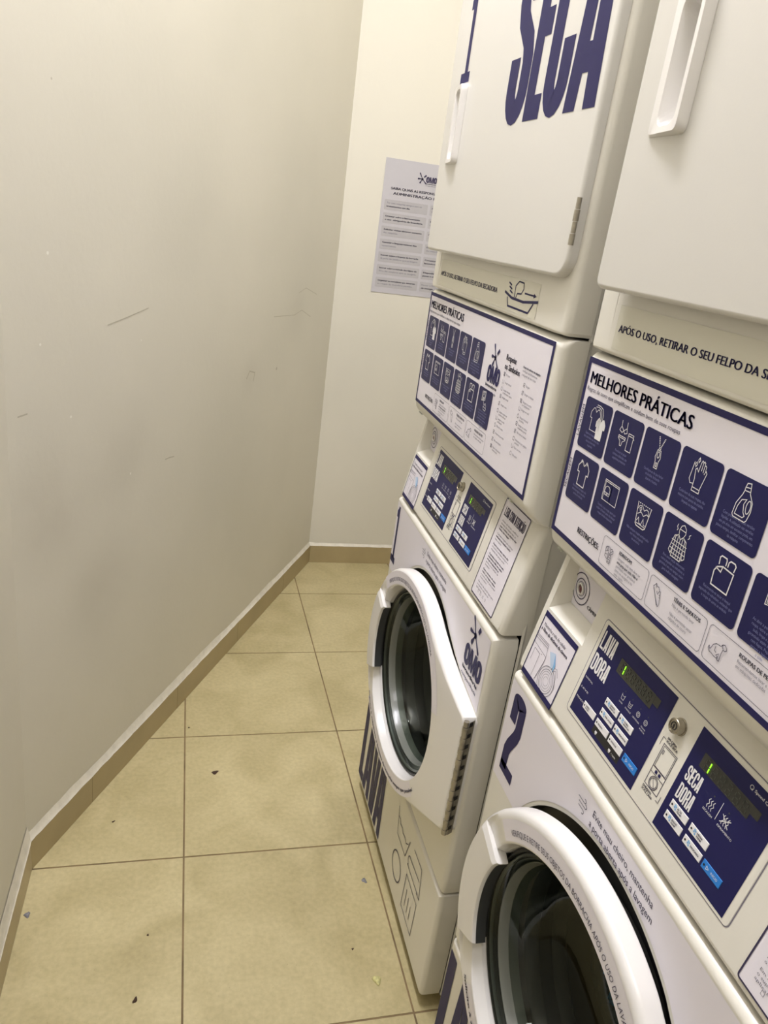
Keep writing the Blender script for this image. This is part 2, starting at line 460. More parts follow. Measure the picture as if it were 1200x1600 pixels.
def star_panel(mb, mt, s0, s1, z0, z1, xf, back, r, hole=None, cen=None, n=96, rz=None):
    """rounded sheet-metal front: flat face (with an optional star-shaped hole), rolled edges, sides back to x=back"""
    rz = rz if rz is not None else r
    rect = [(s0+r, z0+rz), (s1-r, z0+rz), (s1-r, z1-rz), (s0+r, z1-rz)]
    cx, cz = cen or ((s0+s1)/2, (z0+z1)/2)
    ths = [2*pi*k/n for k in range(n)]
    ths += [atan2(p[1]-cz, p[0]-cx) % (2*pi) for p in rect]
    if hole and len(hole) < 8: ths += [atan2(p[1]-cz, p[0]-cx) % (2*pi) for p in hole]
    ths = sorted(set(round(t, 7) for t in ths))
    outer = []
    for t in ths:
        R = ray_poly(cx, cz, t, rect); outer.append((cx+R*cos(t), cz+R*sin(t)))
    rows = []
    if hole:
        rows.append([(lambda R: (xf(cx+R*cos(t), cz+R*sin(t)), cx+R*cos(t), cz+R*sin(t)))(ray_poly(cx, cz, t, hole)) for t in ths])
    else:
        rows.append([(xf(cx, cz), cx, cz)]*len(ths))
    def nrm(p):
        ns = -1 if p[0] < s0+r+1e-5 else (1 if p[0] > s1-r-1e-5 else 0)
        nz = -1 if p[1] < z0+rz+1e-5 else (1 if p[1] > z1-rz-1e-5 else 0)
        if ns and nz: return (ns*.7071, nz*.7071)
        return (ns, nz)
    for k in range(7):
        a = radians(15*k)
        row = []
        for p in outer:
            nn = nrm(p)
            q = (p[0]+nn[0]*r*sin(a), p[1]+nn[1]*rz*sin(a))
            row.append((xf(*p)+r*(1-cos(a)), q[0], q[1]))
        rows.append(row)
    rows.append([(back, p[1], p[2]) for p in rows[-1]])
    mb.grid([[(x, yy(s, z), z) for x, s, z in row] for row in rows], mt, close=True)

DC = (0.335, 0.580)
def door_outline(off=0.0):
    pts = []
    R0 = RAD[0]
    a = 58
    while a <= 296:
        pts.append((DC[0]+R0*cos(radians(a)), DC[1]+R0*sin(radians(a)))); a += 3
    pts += [(.5179, .3935), (.5779, .4245), (.6660, .4705), (.6740, .4790), (.6740, .7225), (.6690, .7290), (.6449, .7335), (.5763, .7480), (.5216, .7655), (.4943, .7775)]
    if off:
        pts = [(p[0]+(p[0]-DC[0])/hypot(p[0]-DC[0], p[1]-DC[1])*off, p[1]+(p[1]-DC[1])/hypot(p[0]-DC[0], p[1]-DC[1])*off) for p in pts]
    return pts

def washer_door(parent, off):
    mb = MB()
    ol = door_outline()
    n = 240
    ths = [2*pi*k/n for k in range(n)]
    extra = []
    for d in (150.5, 153, 202.5, 205):
        extra += [radians(d), radians(d)+.002]
    ths = sorted(ths+extra)
    rows = []; pock = []
    for t in ths:
        R = ray_poly(DC[0], DC[1], t, ol); d = math.degrees(t)
        lift = 0.0
        inz = 150.6 < d < 205
        if inz: lift = .004*min(1, (d-150.5)/2.5)
        low = 0.0
        if 138 < d <= 150.6: low = -.006*(d-138)/12.5
        elif 205 <= d < 222: low = -.006*(222-d)/17
        if inz: inner = [(.1960, lift), (.1905, lift-.0012), (.1885, lift-.005), (.1885, -.018), (.2040, -.0185), (.2045, -.030)]
        else: inner = [(.2120, low), (.2095, low-.0012), (.2075, low-.005), (.2045, -.018), (.2040, -.0185), (.2035, -.030)]
        Ra = min(R-.012, .242)
        prof = [(R-.002, -.030), (R, -.027), (R, -.010), (R-.0015, -.005), (R-.005, -.0015), (R-.010, (lift or low)*0.9)]
        prof += [(max(Ra, .214), lift or low)] + inner
        rows.append([M_wd(DC[0]+r_*cos(t), DC[1]+r_*sin(t), o) for r_, o in prof])
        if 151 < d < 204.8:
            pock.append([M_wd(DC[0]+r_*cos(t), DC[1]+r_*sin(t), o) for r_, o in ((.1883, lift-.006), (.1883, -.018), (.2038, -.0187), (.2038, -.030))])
    rows.append(rows[0])
    mb.grid(rows, PLASTIC)
    door = mb.build('washer_door', parent, off, smooth=35, recalc=True)
    pk = MB(); pk.grid(pock, DARKRUB_SHADE)  # dark sheet over the pocket walls, their shade put into the colour
    pk.build('handle_pocket_shade', door, off, smooth=40)
    # glass bowl, rims
    g = MB()
    def lathe(mb2, prof, mt, nn=72):
        rws = []
        for r_, o in prof:
            rws.append([M_wd(DC[0]+r_*cos(2*pi*k/nn), DC[1]+r_*sin(2*pi*k/nn), o) for k in range(nn)])
        mb2.grid(rws, mt, close=True)
    lathe(g, [(.195, -.026), (.191, -.023), (.187, -.026), (.182, -.038), (.174, -.070), (.164, -.100), (.145, -.124), (.10, -.140), (.05, -.145), (.001, -.146)], GLASS)
    g.build('glass_bowl', door, off, smooth=50)
    rm = MB()
    lathe(rm, [(.2038, -.031), (.2020, -.026), (.1990, -.0245), (.1965, -.027), (.1960, -.036)], DARKRUB_SHADE)
    lathe(rm, [(.1962, -.033), (.1948, -.0275), (.1930, -.0265), (.1915, -.029), (.1912, -.042)], RUBBER)
    lathe(rm, [(.1912, -.036), (.1900, -.031), (.1885, -.0305), (.1870, -.034), (.1862, -.046)], DARKRUB_SHADE)
    lathe(rm, [(.1862, -.042), (.1845, -.036), (.1825, -.036), (.1800, -.044), (.1760, -.066)], RIMG)
    rm.build('glass_rim', door, off, smooth=50)
    # lettering round the ring
    t = MB()
    def band(a0, a1, r0_, r1_):
        k = 60
        ra = [M_wd(DC[0]+r0_*cos(radians(a0+(a1-a0)*i/k)), DC[1]+r0_*sin(radians(a0+(a1-a0)*i/k)), .0004) for i in range(k+1)]
        rb = [M_wd(DC[0]+r1_*cos(radians(a0+(a1-a0)*i/k)), DC[1]+r1_*sin(radians(a0+(a1-a0)*i/k)), .0004) for i in range(k+1)]
        t.grid([ra, rb], STICK)
    band(137, 18, .2125, .2420)
    text_arc(t, M_wd, 'VERIFIQUE E RETIRE SEUS OBJETOS DA BORRACHA APÓS O USO DA LAVADORA', DC[0], DC[1], .2200, 131, 46, .0080, INK, False)
    t.build('upper_ring_lettering', door, off)
    t = MB(); band(223, 318, .2125, .2435)
    text_arc(t, M_wd, 'Solicite à zeladoria a limpeza da borracha sempre que possível', DC[0], DC[1], .2340, 220, 321, .0075, INK, True, inward=True)
    t.build('lower_ring_lettering', door, off)
    # handle pocket screws
    for a in (172, 190):
        p = M_wd(DC[0]+.1960*cos(radians(a)), DC[1]+.1960*sin(radians(a)), -.0188)
        h = MB(); h.cyl(p, (-1, 0, 0), .0022, .001, BLACK, 10); h.build('pocket_screw', door, off)
    return door

def piano_hinge(parent, off):
    mb = MB(); n = 22; z = .4745; dz = (.7275-z)/n
    for k in range(n):
        zz = z+k*dz
        mb.cyl((-.0200, yy(.6778, zz), zz+.0005), (0, 0, 1), .0056 if k % 2 == 0 else .0048, dz-.0010, STEEL, 14)
    # leaf back to the front panel, with the gaps between the knuckles
    q0 = lambda x, s, zz: (x, yy(s, zz), zz)
    mb.grid([[q0(-.0155, .6820, z), q0(-.0155, .6820, .7275)], [q0(-.0040, .6760, z), q0(-.0040, .6760, .7275)], [q0(-.0005, .6640, z), q0(-.0005, .6640, .7275)]], STEEL)
    for k in range(1, n, 2):
        zz = z+k*dz
        mb.add([q0(-.0165, .6832, zz+.001), q0(-.0080, .6787, zz+.001), q0(-.0080, .6787, zz+dz*.85), q0(-.0165, .6832, zz+dz*.85)], [(0, 1, 2, 3)], BLACK)
    mb.build('door_hinge', parent, off, smooth=40)

# ---- icons for the wall of instructions
def icon(mb, M, kind, cx, cz, k, mt):
    w = .0009*max(k, .8) if mt is WHITEINK else .0007
    def P(pts, c=False, ww=None): stroke(mb, M, [(cx+x*k, cz+y*k) for x, y in pts], ww or w, mt, 0.0013, c)
    shirt = [(-.010, .012), (-.015, .006), (-.015, -.001), (-.011, -.001), (-.011, -.016), (.005, -.016), (.005, -.001), (.009, -.001), (.009, .006), (.004, .012), (.001, .012), (-.003, .008), (-.007, .012)]
    if kind == 'shirts':
        P(shirt, True)
        P([(-.006, .014), (.001, .015), (.008, .013), (.012, .006), (.012, -.002)])
        P([(-.004, .017), (.004, .017), (.011, .015), (.015, .008), (.015, 0)])
        P([(.007, -.004), (.010, -.004), (.010, -.014)])
        pts = [(cx+(x*.95+.016)*k, cz+(y*.95-.008)*k) for x, y in shirt]
        tri_poly(mb, M, pts, mt, 0.0013)
    elif kind == 'lingerie':
        P([(-.012, .015), (-.011, .008), (-.014, .003), (-.008, .001), (-.005, .004), (-.002, .001), (.003, .003), (.001, .008), (0, .015)])
        P([(-.011, .008), (-.005, .004)]); P([(.001, .008), (-.005, .004)])
        P([(-.013, -.003), (.002, -.003), (.002, -.006), (-.003, -.009), (-.004, -.014), (-.007, -.014), (-.008, -.009), (-.013, -.006)], True)
        P([(-.013, -.005), (.002, -.005)])
        P([(.007, .004), (.018, .004), (.018, -.016), (.007, -.016)], True); P([(.007, .0015), (.018, .0015), (.020, -.001)])
    elif kind == 'zip':
        P([(-.003, -.016), (.003, -.016), (.003, -.008), (.005, -.004), (.003, .004), (-.003, .004), (-.005, -.004), (-.003, -.008)], True)
        P([(-.001, -.014), (.001, -.014), (.001, -.010), (-.001, -.010)], True)
        P(arc(0, -.001, .0022, .0035, 0, 360, 10)[:-1], True)
        for i in range(8):
            y = .0055+i*.0017
            for sg in (-1, 1):
                x = .0012+max(0, i-1)*.0007
                P([(sg*x-.0008, y), (sg*x+.0008, y+.0003)], ww=w*1.2)
    elif kind == 'glove':
        P([(-.004, -.016), (.008, -.016), (.008, -.011), (.012, .006), (.010, .008), (.009, .006), (.009, .012), (.007, .013), (.006, .011), (.006, .015), (.004, .016), (.003, .013), (.003, .015), (.001, .016), (0, .013), (-.001, .004), (-.004, .007), (-.006, .005), (-.004, -.004), (-.004, -.011)], True)
        P([(-.004, -.0125), (.008, -.0125)]); P([(.003, .013), (.003, .006)]); P([(.006, .011), (.006, .005)]); P([(.009, .006), (.008, .004)])
        P([(-.010, .012), (-.012, -.006), (-.009, -.010), (-.004, -.009)])
        for q, p_ in ((-.007, .010), (-.004, .015)): P([(q, p_+.0025), (q+.0015, p_), (q, p_-.0025), (q-.0015, p_)], True)
    elif kind == 'bottle':
        P([(-.003, .017), (.002, .018), (.003, .014), (.004, .009), (.010, .002), (.011, -.006), (.009, -.015), (.007, -.017), (-.009, -.017), (-.011, -.015), (-.010, -.004), (-.005, .006), (-.004, .010), (-.004, .013)], True)
        P([(-.004, .013), (.003, .014)]); P([(-.004, .010), (.004, .0105)])
        P([(.002, .003), (-.004, .001), (-.007, -.006), (-.008, -.014), (.003, -.014), (.005, -.012), (.002, -.009), (0, -.002)], True)
        P(arc(.0065, -.003, .0028, .0062, 0, 360, 14)[:-1], True)
    elif kind == 'shirt':
        P(arc(-.009, .013, .002, .002, 30, 300, 8)); P(arc(.004, .013, .002, .002, 240, -90, 8))
        P([(x*1.15+.002, y*1.1) for x, y in shirt], True, w*1.6)
        P([(-.006, .013), (-.003, .009), (0, .009), (.003, .013)])
    elif kind == 'machine':
        P([(-.017, -.013), (0, -.013), (0, .012), (-.017, .012)], True); P([(-.015, -.013), (-.015, .012)])
        P([(0, -.013), (.016, -.013), (.016, .012), (0, .012)], True); P([(-.017, .010), (0, .010)]); P([(0, .010), (.016, .010)])
        P([(-.013, -.006), (-.003, -.006), (-.002, -.003), (-.003, .003), (-.006, .005), (-.010, .005), (-.013, .003), (-.014, -.003)], True)
        P([(-.014, -.003), (-.002, -.003)]); P([(-.010, -.0045), (-.006, -.0045)])
    elif kind == 'basket':
        for i in range(8): P([(-.014+i*.0037, .012), (-.012+i*.0037, .012)], ww=w*1.3)
        P([(-.013, .011), (-.010, -.012), (-.007, -.014), (.007, -.014), (.010, -.012), (.013, .011)], ww=w*1.3)
        P([(-.012, .004), (-.009, .009), (-.004, .010), (.001, .006), (.005, .009), (.009, .008), (.011, .003)])
        P([(-.008, .006), (-.006, .003), (-.004, .006), (-.006, .008)], True)
        P([(-.010, -.001), (-.004, .003), (.002, .000), (.007, .004), (.011, .003)])
        P([(-.009, -.009), (-.006, -.004), (-.003, -.010), (.001, -.010), (.003, -.003), (.006, -.009), (.009, -.009)])
        P([(-.009, -.011), (.009, -.011)])
    elif kind == 'coat':
        P([(-.004, .007), (-.005, .012), (-.003, .017), (.001, .019), (.005, .016), (.006, .011), (.004, .007)]); P([(-.004, .013), (.005, .013)])
        P([(-.004, .007), (-.010, .004), (-.014, -.013), (-.010, -.016), (-.008, -.004)])
        P([(.004, .007), (.010, .004), (.014, -.013), (.010, -.016), (.008, -.004)])
        P([(-.008, -.018), (.008, -.018), (.008, .004), (.004, .007), (0, .003), (-.004, .007), (-.008, .004)], True, w*1.2)
        P([(0, .003), (0, -.018)])
        for y in (-.001, -.0055, -.010, -.0145): P([(-.013, y), (.013, y)])
        P([(-.004, .005), (-.004, -.018)]); P([(.004, .005), (.004, -.018)])
        P([(-.009, .010), (-.008, .012), (-.010, .014), (-.009, .017)]); P([(.011, .008), (.013, .010), (.012, .012), (.014, .014)])
    elif kind == 'bed':
        P([(-.012, -.016), (.012, -.016), (.013, .005), (-.003, .006), (-.010, .003), (-.013, -.002)], True, w*1.6)
        P([(-.012, .002), (-.004, .000), (-.003, .006)], ww=w*1.4)
        P([(-.009, .006), (-.010, .013), (-.008, .015), (-.001, .015), (.000, .013), (.000, .008)], ww=w*1.5)
        P([(.003, .008), (.003, .013), (.005, .015), (.011, .015), (.013, .013), (.012, .007)], ww=w*1.5)
    elif kind == 'plug':
        P([(-.014, .000), (.002, .003), (.002, .018), (-.014, .016)], True); P([(-.012, .002), (.000, .005), (.000, .016), (-.012, .014)], True)
        P(arc(-.006, .009, .004, .004, 0, 360, 12)[:-1], True); P([(-.010, .006), (-.002, .006)])
        P([(-.006, .004), (-.003, -.002), (.001, -.006), (.004, -.002), (.007, -.006)])
        P([(-.002, -.008), (.012, -.010), (.010, -.014), (0, -.013)], True); P([(.006, -.001), (.010, -.005), (.011, -.010)])
    elif kind == 'edredom':
        P([(-.008, -.006), (-.001, -.008), (-.001, .005), (-.006, .008), (-.009, .006)], True); P([(-.006, .008), (-.001, .009), (.003, .006)])
        P([(-.009, .006), (-.003, .003)]); P([(-.009, .001), (-.004, .002), (-.002, .004)]); P([(-.008, -.003), (-.003, -.002)])
        P([(.000, -.012), (.006, -.012), (.007, -.009), (.006, .000), (.001, .001)], True)
        for y in (-.010, -.007, -.004, -.001): P([(.001, y), (.006, y)])
        P(arc(.006, .005, .0035, .0035, 0, 360, 12)[:-1], True); P([(.0035, .0025), (.0085, .0075)])
    elif kind == 'shoe':
        P([(-.008, .010), (-.006, .013), (-.003, .010), (.000, .011), (.003, .007), (.005, .007), (.008, -.008), (.007, -.011), (.004, -.010), (-.010, .008)], True)
        P([(-.009, .006), (.005, -.010)]); P([(.003, .007), (.001, .002), (-.002, .005)]); P([(.004, .003), (.006, .002)]); P([(.005, 0), (.007, -.001)]); P([(-.006, .013), (-.004, .008)])
    elif kind == 'dog':
        P([(-.012, -.003), (-.013, -.006), (-.010, -.009), (-.006, -.009), (-.002, -.010), (.003, -.010), (.003, -.008), (.001, -.007), (.004, -.004), (.004, -.011), (.007, -.011), (.007, -.002), (.008, .003), (.011, .003), (.013, .005), (.012, .007), (.009, .009), (.006, .008), (.004, .005), (-.003, .004), (-.007, .001), (-.009, -.005), (-.011, -.006), (-.012, -.003)], True)
        P([(.006, .008), (.006, .005), (.008, .004)]); P([(-.003, .001), (-.003, -.004), (0, -.005)])

def mel_sticker(parent, off):
    mb = MB(); M = M_mel
    s0, s1, z0, z1 = .0035, .6625, 1.1335, 1.3803
    quad(mb, M, s0, z0, s1, z1, STICK, .0004)
    frame(mb, M, s0, z0, s1, z1, .0072, NAVY, .0008)
    text(mb, M, 'MELHORES PRÁTICAS', .0170, 1.3485, .0148, NAVY, True, w=.2310)
    text(mb, M, 'Regras de ouro que simplificam e cuidam bem de suas roupas', .0150, 1.3385, .0050, INK, False, w=.2160)
    text(mb, M, 'LAVAGEM', .0198, 1.2755, .0062, INK, False, w=.0435, rot=90, off=.001)
    text(mb, M, 'SECAGEM', .0185, 1.2005, .0062, INK, False, w=.0435, rot=90, off=.001)
    icons1 = ['shirts', 'lingerie', 'zip', 'glove', 'bottle']
    icons2 = ['shirt', 'machine', 'basket', 'coat', 'bed', 'plug']
    tx1 = [['Separe as roupas brancas', 'das coloridas e as claras das', 'escuras, lave tudo', 'separado'],
           ['Para lavar as peças', 'íntimas e delicadas, use', 'saquinhos protetores'],
           ['Certifique-se de que fechar', 'os botões, fechando', 'zíperes e botões'],
           ['Cuide bem de suas roupas, não', 'misture com panos de cozinha,', 'limpeza ou tapetes'],
           ['Com produtos em suas versões', 'líquidas. A utilização nas versões', 'em pó e/ou em excesso pode, em', 'pouco tempo, danificar componentes', 'da máquina']]
    tx2 = [['Ao colocar as roupas, não', 'sobrecarregue a secadora', 'acima do indicado'],
           ['Transfira a sua roupa assim que', 'acabar de lavar, para não deixar', 'roupas úmidas esquecidas'],
           ['Não coloque roupas encharcadas', 'nem deixe pingando', 'na secadora'],
           ['Para secar peças volumosas,', 'como jaquetas ou edredons, a', 'garantia é em um tempo maior,', 'para melhor secagem'],
           ['Recomenda-se secar o lençol', 'separado do edredom, evitando que', 'a roupa de cama se embole'],
           ['Ao abrir a porta após secar a', 'roupa, retire o filtro da peça', 'toda, limpe e a devolva', 'garantindo assim a segurança', 'com fiapos. Peça isto', 'garante a higiene e', 'o ciclo']]
    def cell(x0, zt, ic, lines):
        rrect(mb, M, x0, zt-.0672, x0+.0698, zt, .0055, NAVYD, .0009)
        icon(mb, M, ic, x0+.0355, zt-.0230, 1.04, WHITEINK)
        st = .0049
        for i, l in enumerate(lines):
            text(mb, M, l, x0+.035, zt-.0465-i*st + (.004 if len(lines) > 4 else 0), .0031, PALEINK, False, align='c', off=.0012, sx=.80)
    for i, ic in enumerate(icons1): cell(.0205+.0743*i, 1.3315, ic, tx1[i])
    for i, ic in enumerate(icons2): cell(.0205+.0750*i, 1.2575, ic, tx2[i])
    text(mb, M, 'RESTRIÇÕES:', .0745, 1.1580, .0075, INK, True, w=.0600)
    rb = [('edredom', 'EDREDOM', ['Lavagem: cada item deve ter', 'uma peça por ciclo. Não é', 'permitido usar produtos', 'junto na secagem e no', 'ciclo rápido']),
          ('shoe', 'TÊNIS E SAPATOS', ['Não é permitido lavar', '', 'Não é permitido secar', 'calçados de couro']),
          ('dog', 'ROUPAS DE PET', ['Recomendamos lavar e secar', 'em máquinas dedicadas'])]
    for i, (ic, t, ls) in enumerate(rb):
        x0 = .1408+.1100*i
        frame(mb, M, x0, 1.1450, x0+.1060, 1.1832, .0005, INK, .0009, r=.005)
        icon(mb, M, ic, x0+.019, 1.1650, 0.95, INK)
        text(mb, M, t, x0+.0400+(.007 if i else 0), 1.1740, .0042, INK, True)
        for j, l in enumerate(ls): text(mb, M, l, x0+.0400+(.007 if i else 0), 1.1675-j*.0052, .0034, GREYINK if j != 1 or i else INK, j == 1 and i == 0, sx=.9)
    # logo and care symbols
    splat(mb, M, .4445, 1.3170, .70, NAVY)
    omo(mb, M, .4190, 1.3010, .70, NAVY)
    text(mb, M, 'Respeite', .4925, 1.3225, .0095, INK, True, w=.045)
    text(mb, M, 'os Símbolos', .4925, 1.3075, .0095, INK, True, w=.066)
    text(mb, M, 'Antes de colocar na máquina', .5670, 1.3235, .0036, INK, True, w=.067)
    text(mb, M, 'verifique cuidadosamente', .5670, 1.3175, .0036, GREYINK, False, w=.058)
    text(mb, M, 'a etiqueta de sua roupa', .5670, 1.3115, .0036, GREYINK, False, w=.055)
    L1 = ['Não lavar', 'Lavagem manual', 'Lavagem delicada|a temperatura máxima', 'Lavagem normal', 'Lavagem a seco', 'Lavagem a seco com|processo delicado', 'Lavagem a úmido|profissional', 'Não lavar a seco', 'Alvejamento permitido', 'Não usar alvejante', 'Passar a temperatura|máxima baixa']
    L2 = ['Secagem', 'Secagem na máquina', 'Secagem na sombra|por gotejamento', 'Secagem em varal', 'Secagem horizontal|na sombra', 'Secagem em tambor|temperatura normal', 'Não secar em tambor', 'Alvejante só com oxigênio|permitido', 'Passar com ferro', 'Não passar']
    for colx, LL, n0, n1 in ((.4945, L1, 1.2990, 1.1735), (.5800, L2, 1.2990, 1.1870)):
        for i, l in enumerate(LL):
            z = n0+(n1-n0)*i/(len(LL)-1)
            k = (i+(3 if colx > .5 else 0)) % 5
            if k in (0, 3): frame(mb, M, colx, z-.0030, colx+.0062, z+.0032, .0006, INK, .001)
            if k == 0 and i % 2 == 0: stroke(mb, M, [(colx, z-.003), (colx+.0062, z+.0032)], .0007, INK); stroke(mb, M, [(colx, z+.003), (colx+.0062, z-.0032)], .0007, INK)
            if k == 1: stroke(mb, M, [(colx, z+.003), (colx+.001, z-.003), (colx+.0055, z-.003), (colx+.0065, z+.003)], .0006, INK)
            if k in (2, 4): circ(mb, M, colx+.003, z, .0032, .0006, INK, n=14)
            if k == 4: stroke(mb, M, [(colx, z-.003), (colx+.0062, z+.0032)], .0007, INK)
            if k == 3: disc(mb, M, colx+.0031, z, .0011, INK, n=8)
            for j, q in enumerate(l.split('|')): text(mb, M, q, colx+.0105, z-.0015-j*.0048, .0035, GREYINK, False, sx=.85)
    mb.build('practices_sticker', parent, off)

def seg7(mb, M, s, t, h, mt, on=None):
    w = h*.5; a = h*.085
    segs = [((0, h/2), (0, h)), ((0, 0), (0, h/2)), ((w, h/2), (w, h)), ((w, 0), (w, h/2)), ((0, 0), (w, 0)), ((0, h/2), (w, h/2)), ((0, h), (w, h))]
    for i, (p, q) in enumerate(segs):
        d = Vector((q[0]-p[0], q[1]-p[1])).normalized()*a*1.1
        m_ = mt
        stroke(mb, M, [(s+p[0]+d.x, t+p[1]+d.y), (s+q[0]-d.x, t+q[1]-d.y)], a, m_, .0018)
def display(parent, M, s0, t0, s1, t1, off):
    mb = MB()
    quad(mb, M, s0, t0, s1, t1, DISP, .0012)
    quad(mb, M, s1, t0+(t1-t0)*.42, s1+.0110, t1-.0003, DISP, .0011)
    h = .0125; n = 6
    for i in range(n):
        x = s0+.0070+i*.0118
        seg7(mb, M, x, t1-.0155, h, SEGOFF)
        if i == 0:
            for a, b in ((0.0005, h/2-.0006), (h/2+.0006, h-.0005)):
                stroke(mb, M, [(x+h*.5+.001, t1-.0155+a), (x+h*.5+.001, t1-.0155+b)], .0015, SEGON, .0021)
    return mb.build('display', parent, off)
def button(parent, M, s0, t0, s1, t1, txt, off, blue=False, icon_=True, lines=None):
    mb = MB()
    mt = BLUEB if blue else WHITEINK
    a = [M(*p, .0010) for p in ((s0, t0), (s1, t0), (s1, t1), (s0, t1))]
    b = [M(*p, .0016) for p in ((s0+.0003, t0+.0003), (s1-.0003, t0+.0003), (s1-.0003, t1-.0003), (s0+.0003, t1-.0003))]
    mb.add(a+b, [(4, 5, 6, 7), (0, 1, 5, 4), (1, 2, 6, 5), (2, 3, 7, 6), (3, 0, 4, 7)], mt)
    cz = (t0+t1)/2
    disc(mb, M, s0+.0032, cz, .0013, BLACK, .0019, 10)
    if blue:
        stroke(mb, M, [(s0+.0070, cz-.002), (s0+.0070, cz+.002), (s0+.0105, cz)], .0005, WHITEINK, .0019, True)
        text(mb, M, txt, s0+.0140, cz-.0013, .0026, WHITEINK, False, w=.0105, off=.0019)
    else:
        x = s0+.0065
        if icon_:
            for dx, dz in ((0, 0), (.0022, .0016), (.0022, -.0016), (.0004, .0024)):
                disc(mb, M, x+dx+.0012, cz+dz, .0012, LBLUE, .0019, 8)
            x += .0058
        ls = txt.split('|')
        for i, l in enumerate(ls):
            text(mb, M, l, x, cz-.0010+(len(ls)-1)*.0015-i*.0031, .0021, INK, True, w=min(s1-.001-x, len(l)*.0018), off=.0019)
    return mb.build('start_button' if blue else 'program_button', parent, off)

def control_decals(parent, off, num):
    M = M_ctl
    b = MB()   # raised bezel line
    frame(b, M, .1475, .0155, .5005, .1580, .0011, GREYINK, .0003, r=.006)
    rrect(b, M, .1490, .0168, .4990, .1568, .0055, ENAMEL, .0006)
    b.build('panel_bezel', parent, off)
    # washer keypad
    mb = MB()
    quad(mb, M, .1558, .0215, .3170, .1522, NAVYD, .0009)
    hword(mb, M, 'LAVA', .1583, .1912, .1194, .0252, WHITEINK, gap=.10, t=.36, off=.0013)
    hword(mb, M, 'DORA', .1583, .1977, .0877, .0240, WHITEINK, gap=.10, t=.36, off=.0013)
    for t_, q in ((.0743, 'NORMAL'), (.0591, 'LEVE'), (.0439, 'PESADO')):
        text(mb, M, q, .1590, t_-.001, .0022, WHITEINK, False, w=.0195, off=.0013)
    for x in (.2391, .2561, .2744, .2910):
        disc(mb, M, x, .1055, .0009, SEGOFF, .0013, 8)
    for i, x in enumerate((.2391, .2561, .2744, .2910)):
        z = .0975
        if i < 2:
            stroke(mb, M, [(x-.0035, z+.0035), (x-.0025, z-.0035), (x+.0025, z-.0035), (x+.0035, z+.0035)], .0005, WHITEINK, .0013)
            stroke(mb, M, [(x-.003, z+.002), (x, z+.001), (x+.003, z+.002)], .0004, WHITEINK, .0013)
            if i: stroke(mb, M, [(x-.002, z-.001), (x+.002, z-.001)], .0005, WHITEINK, .0013)
        else:
            circ(mb, M, x, z, .0032, .0005, WHITEINK, .0013, 14); circ(mb, M, x, z, .0015, .0004, WHITEINK, .0013, 10)
        text(mb, M, ['LAVAR', 'ENXÁGUE', 'CENTRÍFUGA', 'TRAVA|PORTA'][i].split('|')[0], x, z-.0085, .0018, WHITEINK, False, w=(.008, .013, .015, .010)[i], align='c', off=.0013)
    text(mb, M, 'PORTA', .2910, .0855, .0018, WHITEINK, False, w=.011, align='c', off=.0013)
    quad(mb, M, .2140, .0270, .2790, .0475, BLACK, .0010)
    for x in (.2210, .2560):
        quad(mb, M, x, .0300, x+.0045, .0332, WHITEINK, .0013); quad(mb, M, x+.001, .0285, x+.0035, .0296, WHITEINK, .0013)
    text(mb, M, '+ rápido', .2630, .0300, .0022, WHITEINK, False, w=.0105, off=.0013)
    kp = mb.build('washer_keypad', parent, off)
    display(kp, M, .2070, .1140, .2860, .1335, off)
    names = [('RÁPIDO|BRANCAS', .2140, .0695, 1), ('DIA A DIA', .2140, .0537, 1), ('PESADO', .2140, .0380, 0),
             ('CORES|BRANCAS', .2480, .0695, 1), ('DELICADOS', .2480, .0537, 1), ('ENXÁGUE', .2480, .0380, 0), ('SABÃO|EXTRA', .1790, .0390, 0)]
    for nm, x, t_, ic in names: button(kp, M, x, t_, x+.0305, t_+.0100, nm, off, icon_=bool(ic))
    button(kp, M, .2830, .0378, .3122, .0484, 'INÍCIO', off, blue=True)
    # dryer keypad
    mb = MB()
    quad(mb, M, .3655, .0200, .4905, .1508, NAVYD, .0009)
    hword(mb, M, 'SECA', .3743, .3988, .0898, .0180, WHITEINK, gap=.10, t=.36, off=.0013)
    hword(mb, M, 'DORA', .3748, .4008, .0664, .0188, WHITEINK, gap=.10, t=.36, off=.0013)
    for j in range(3):
        x = .4160+j*.0034
        stroke(mb, M, [(x, .0885), (x-.0012, .0910), (x+.0010, .0940), (x-.0010, .0970), (x+.0006, .0995)], .0007, WHITEINK, .0013)
        x = .4395+j*.0034
        stroke(mb, M, [(x, .0885), (x-.0012, .0910), (x+.0010, .0940), (x-.0010, .0970), (x+.0006, .0995)], .0007, WHITEINK, .0013)
    stroke(mb, M, [(.4365, .0895), (.4490, .0985)], .0008, WHITEINK, .0013); stroke(mb, M, [(.4365, .0985), (.4490, .0895)], .0008, WHITEINK, .0013)
    stroke(mb, M, [(.4312, .0863), (.4312, .1072)], .0006, WHITEINK, .0013)
    disc(mb, M, .4185, .1040, .0010, SEGOFF, .0013, 8); disc(mb, M, .4420, .1040, .0010, SEGOFF, .0013, 8)
    text(mb, M, 'SECAGEM', .4120, .0838, .0022, WHITEINK, False, w=.0155, off=.0013)
    text(mb, M, 'ESFRIAMENTO', .4358, .0838, .0022, WHITEINK, False, w=.0230, off=.0013)
    circ(mb, M, .4490, .1428, .0022, .0006, WHITEINK, .0013, 16)
    stroke(mb, M, [(.4495, .1420), (.4508, .1402)], .0007, WHITEINK, .0013)
    text(mb, M, 'Speed Queen', .4535, .1412, .0030, WHITEINK, True, w=.0300, off=.0013)
    kp = mb.build('dryer_keypad', parent, off)
    display(kp, M, .3835, .1140, .4605, .1310, off)
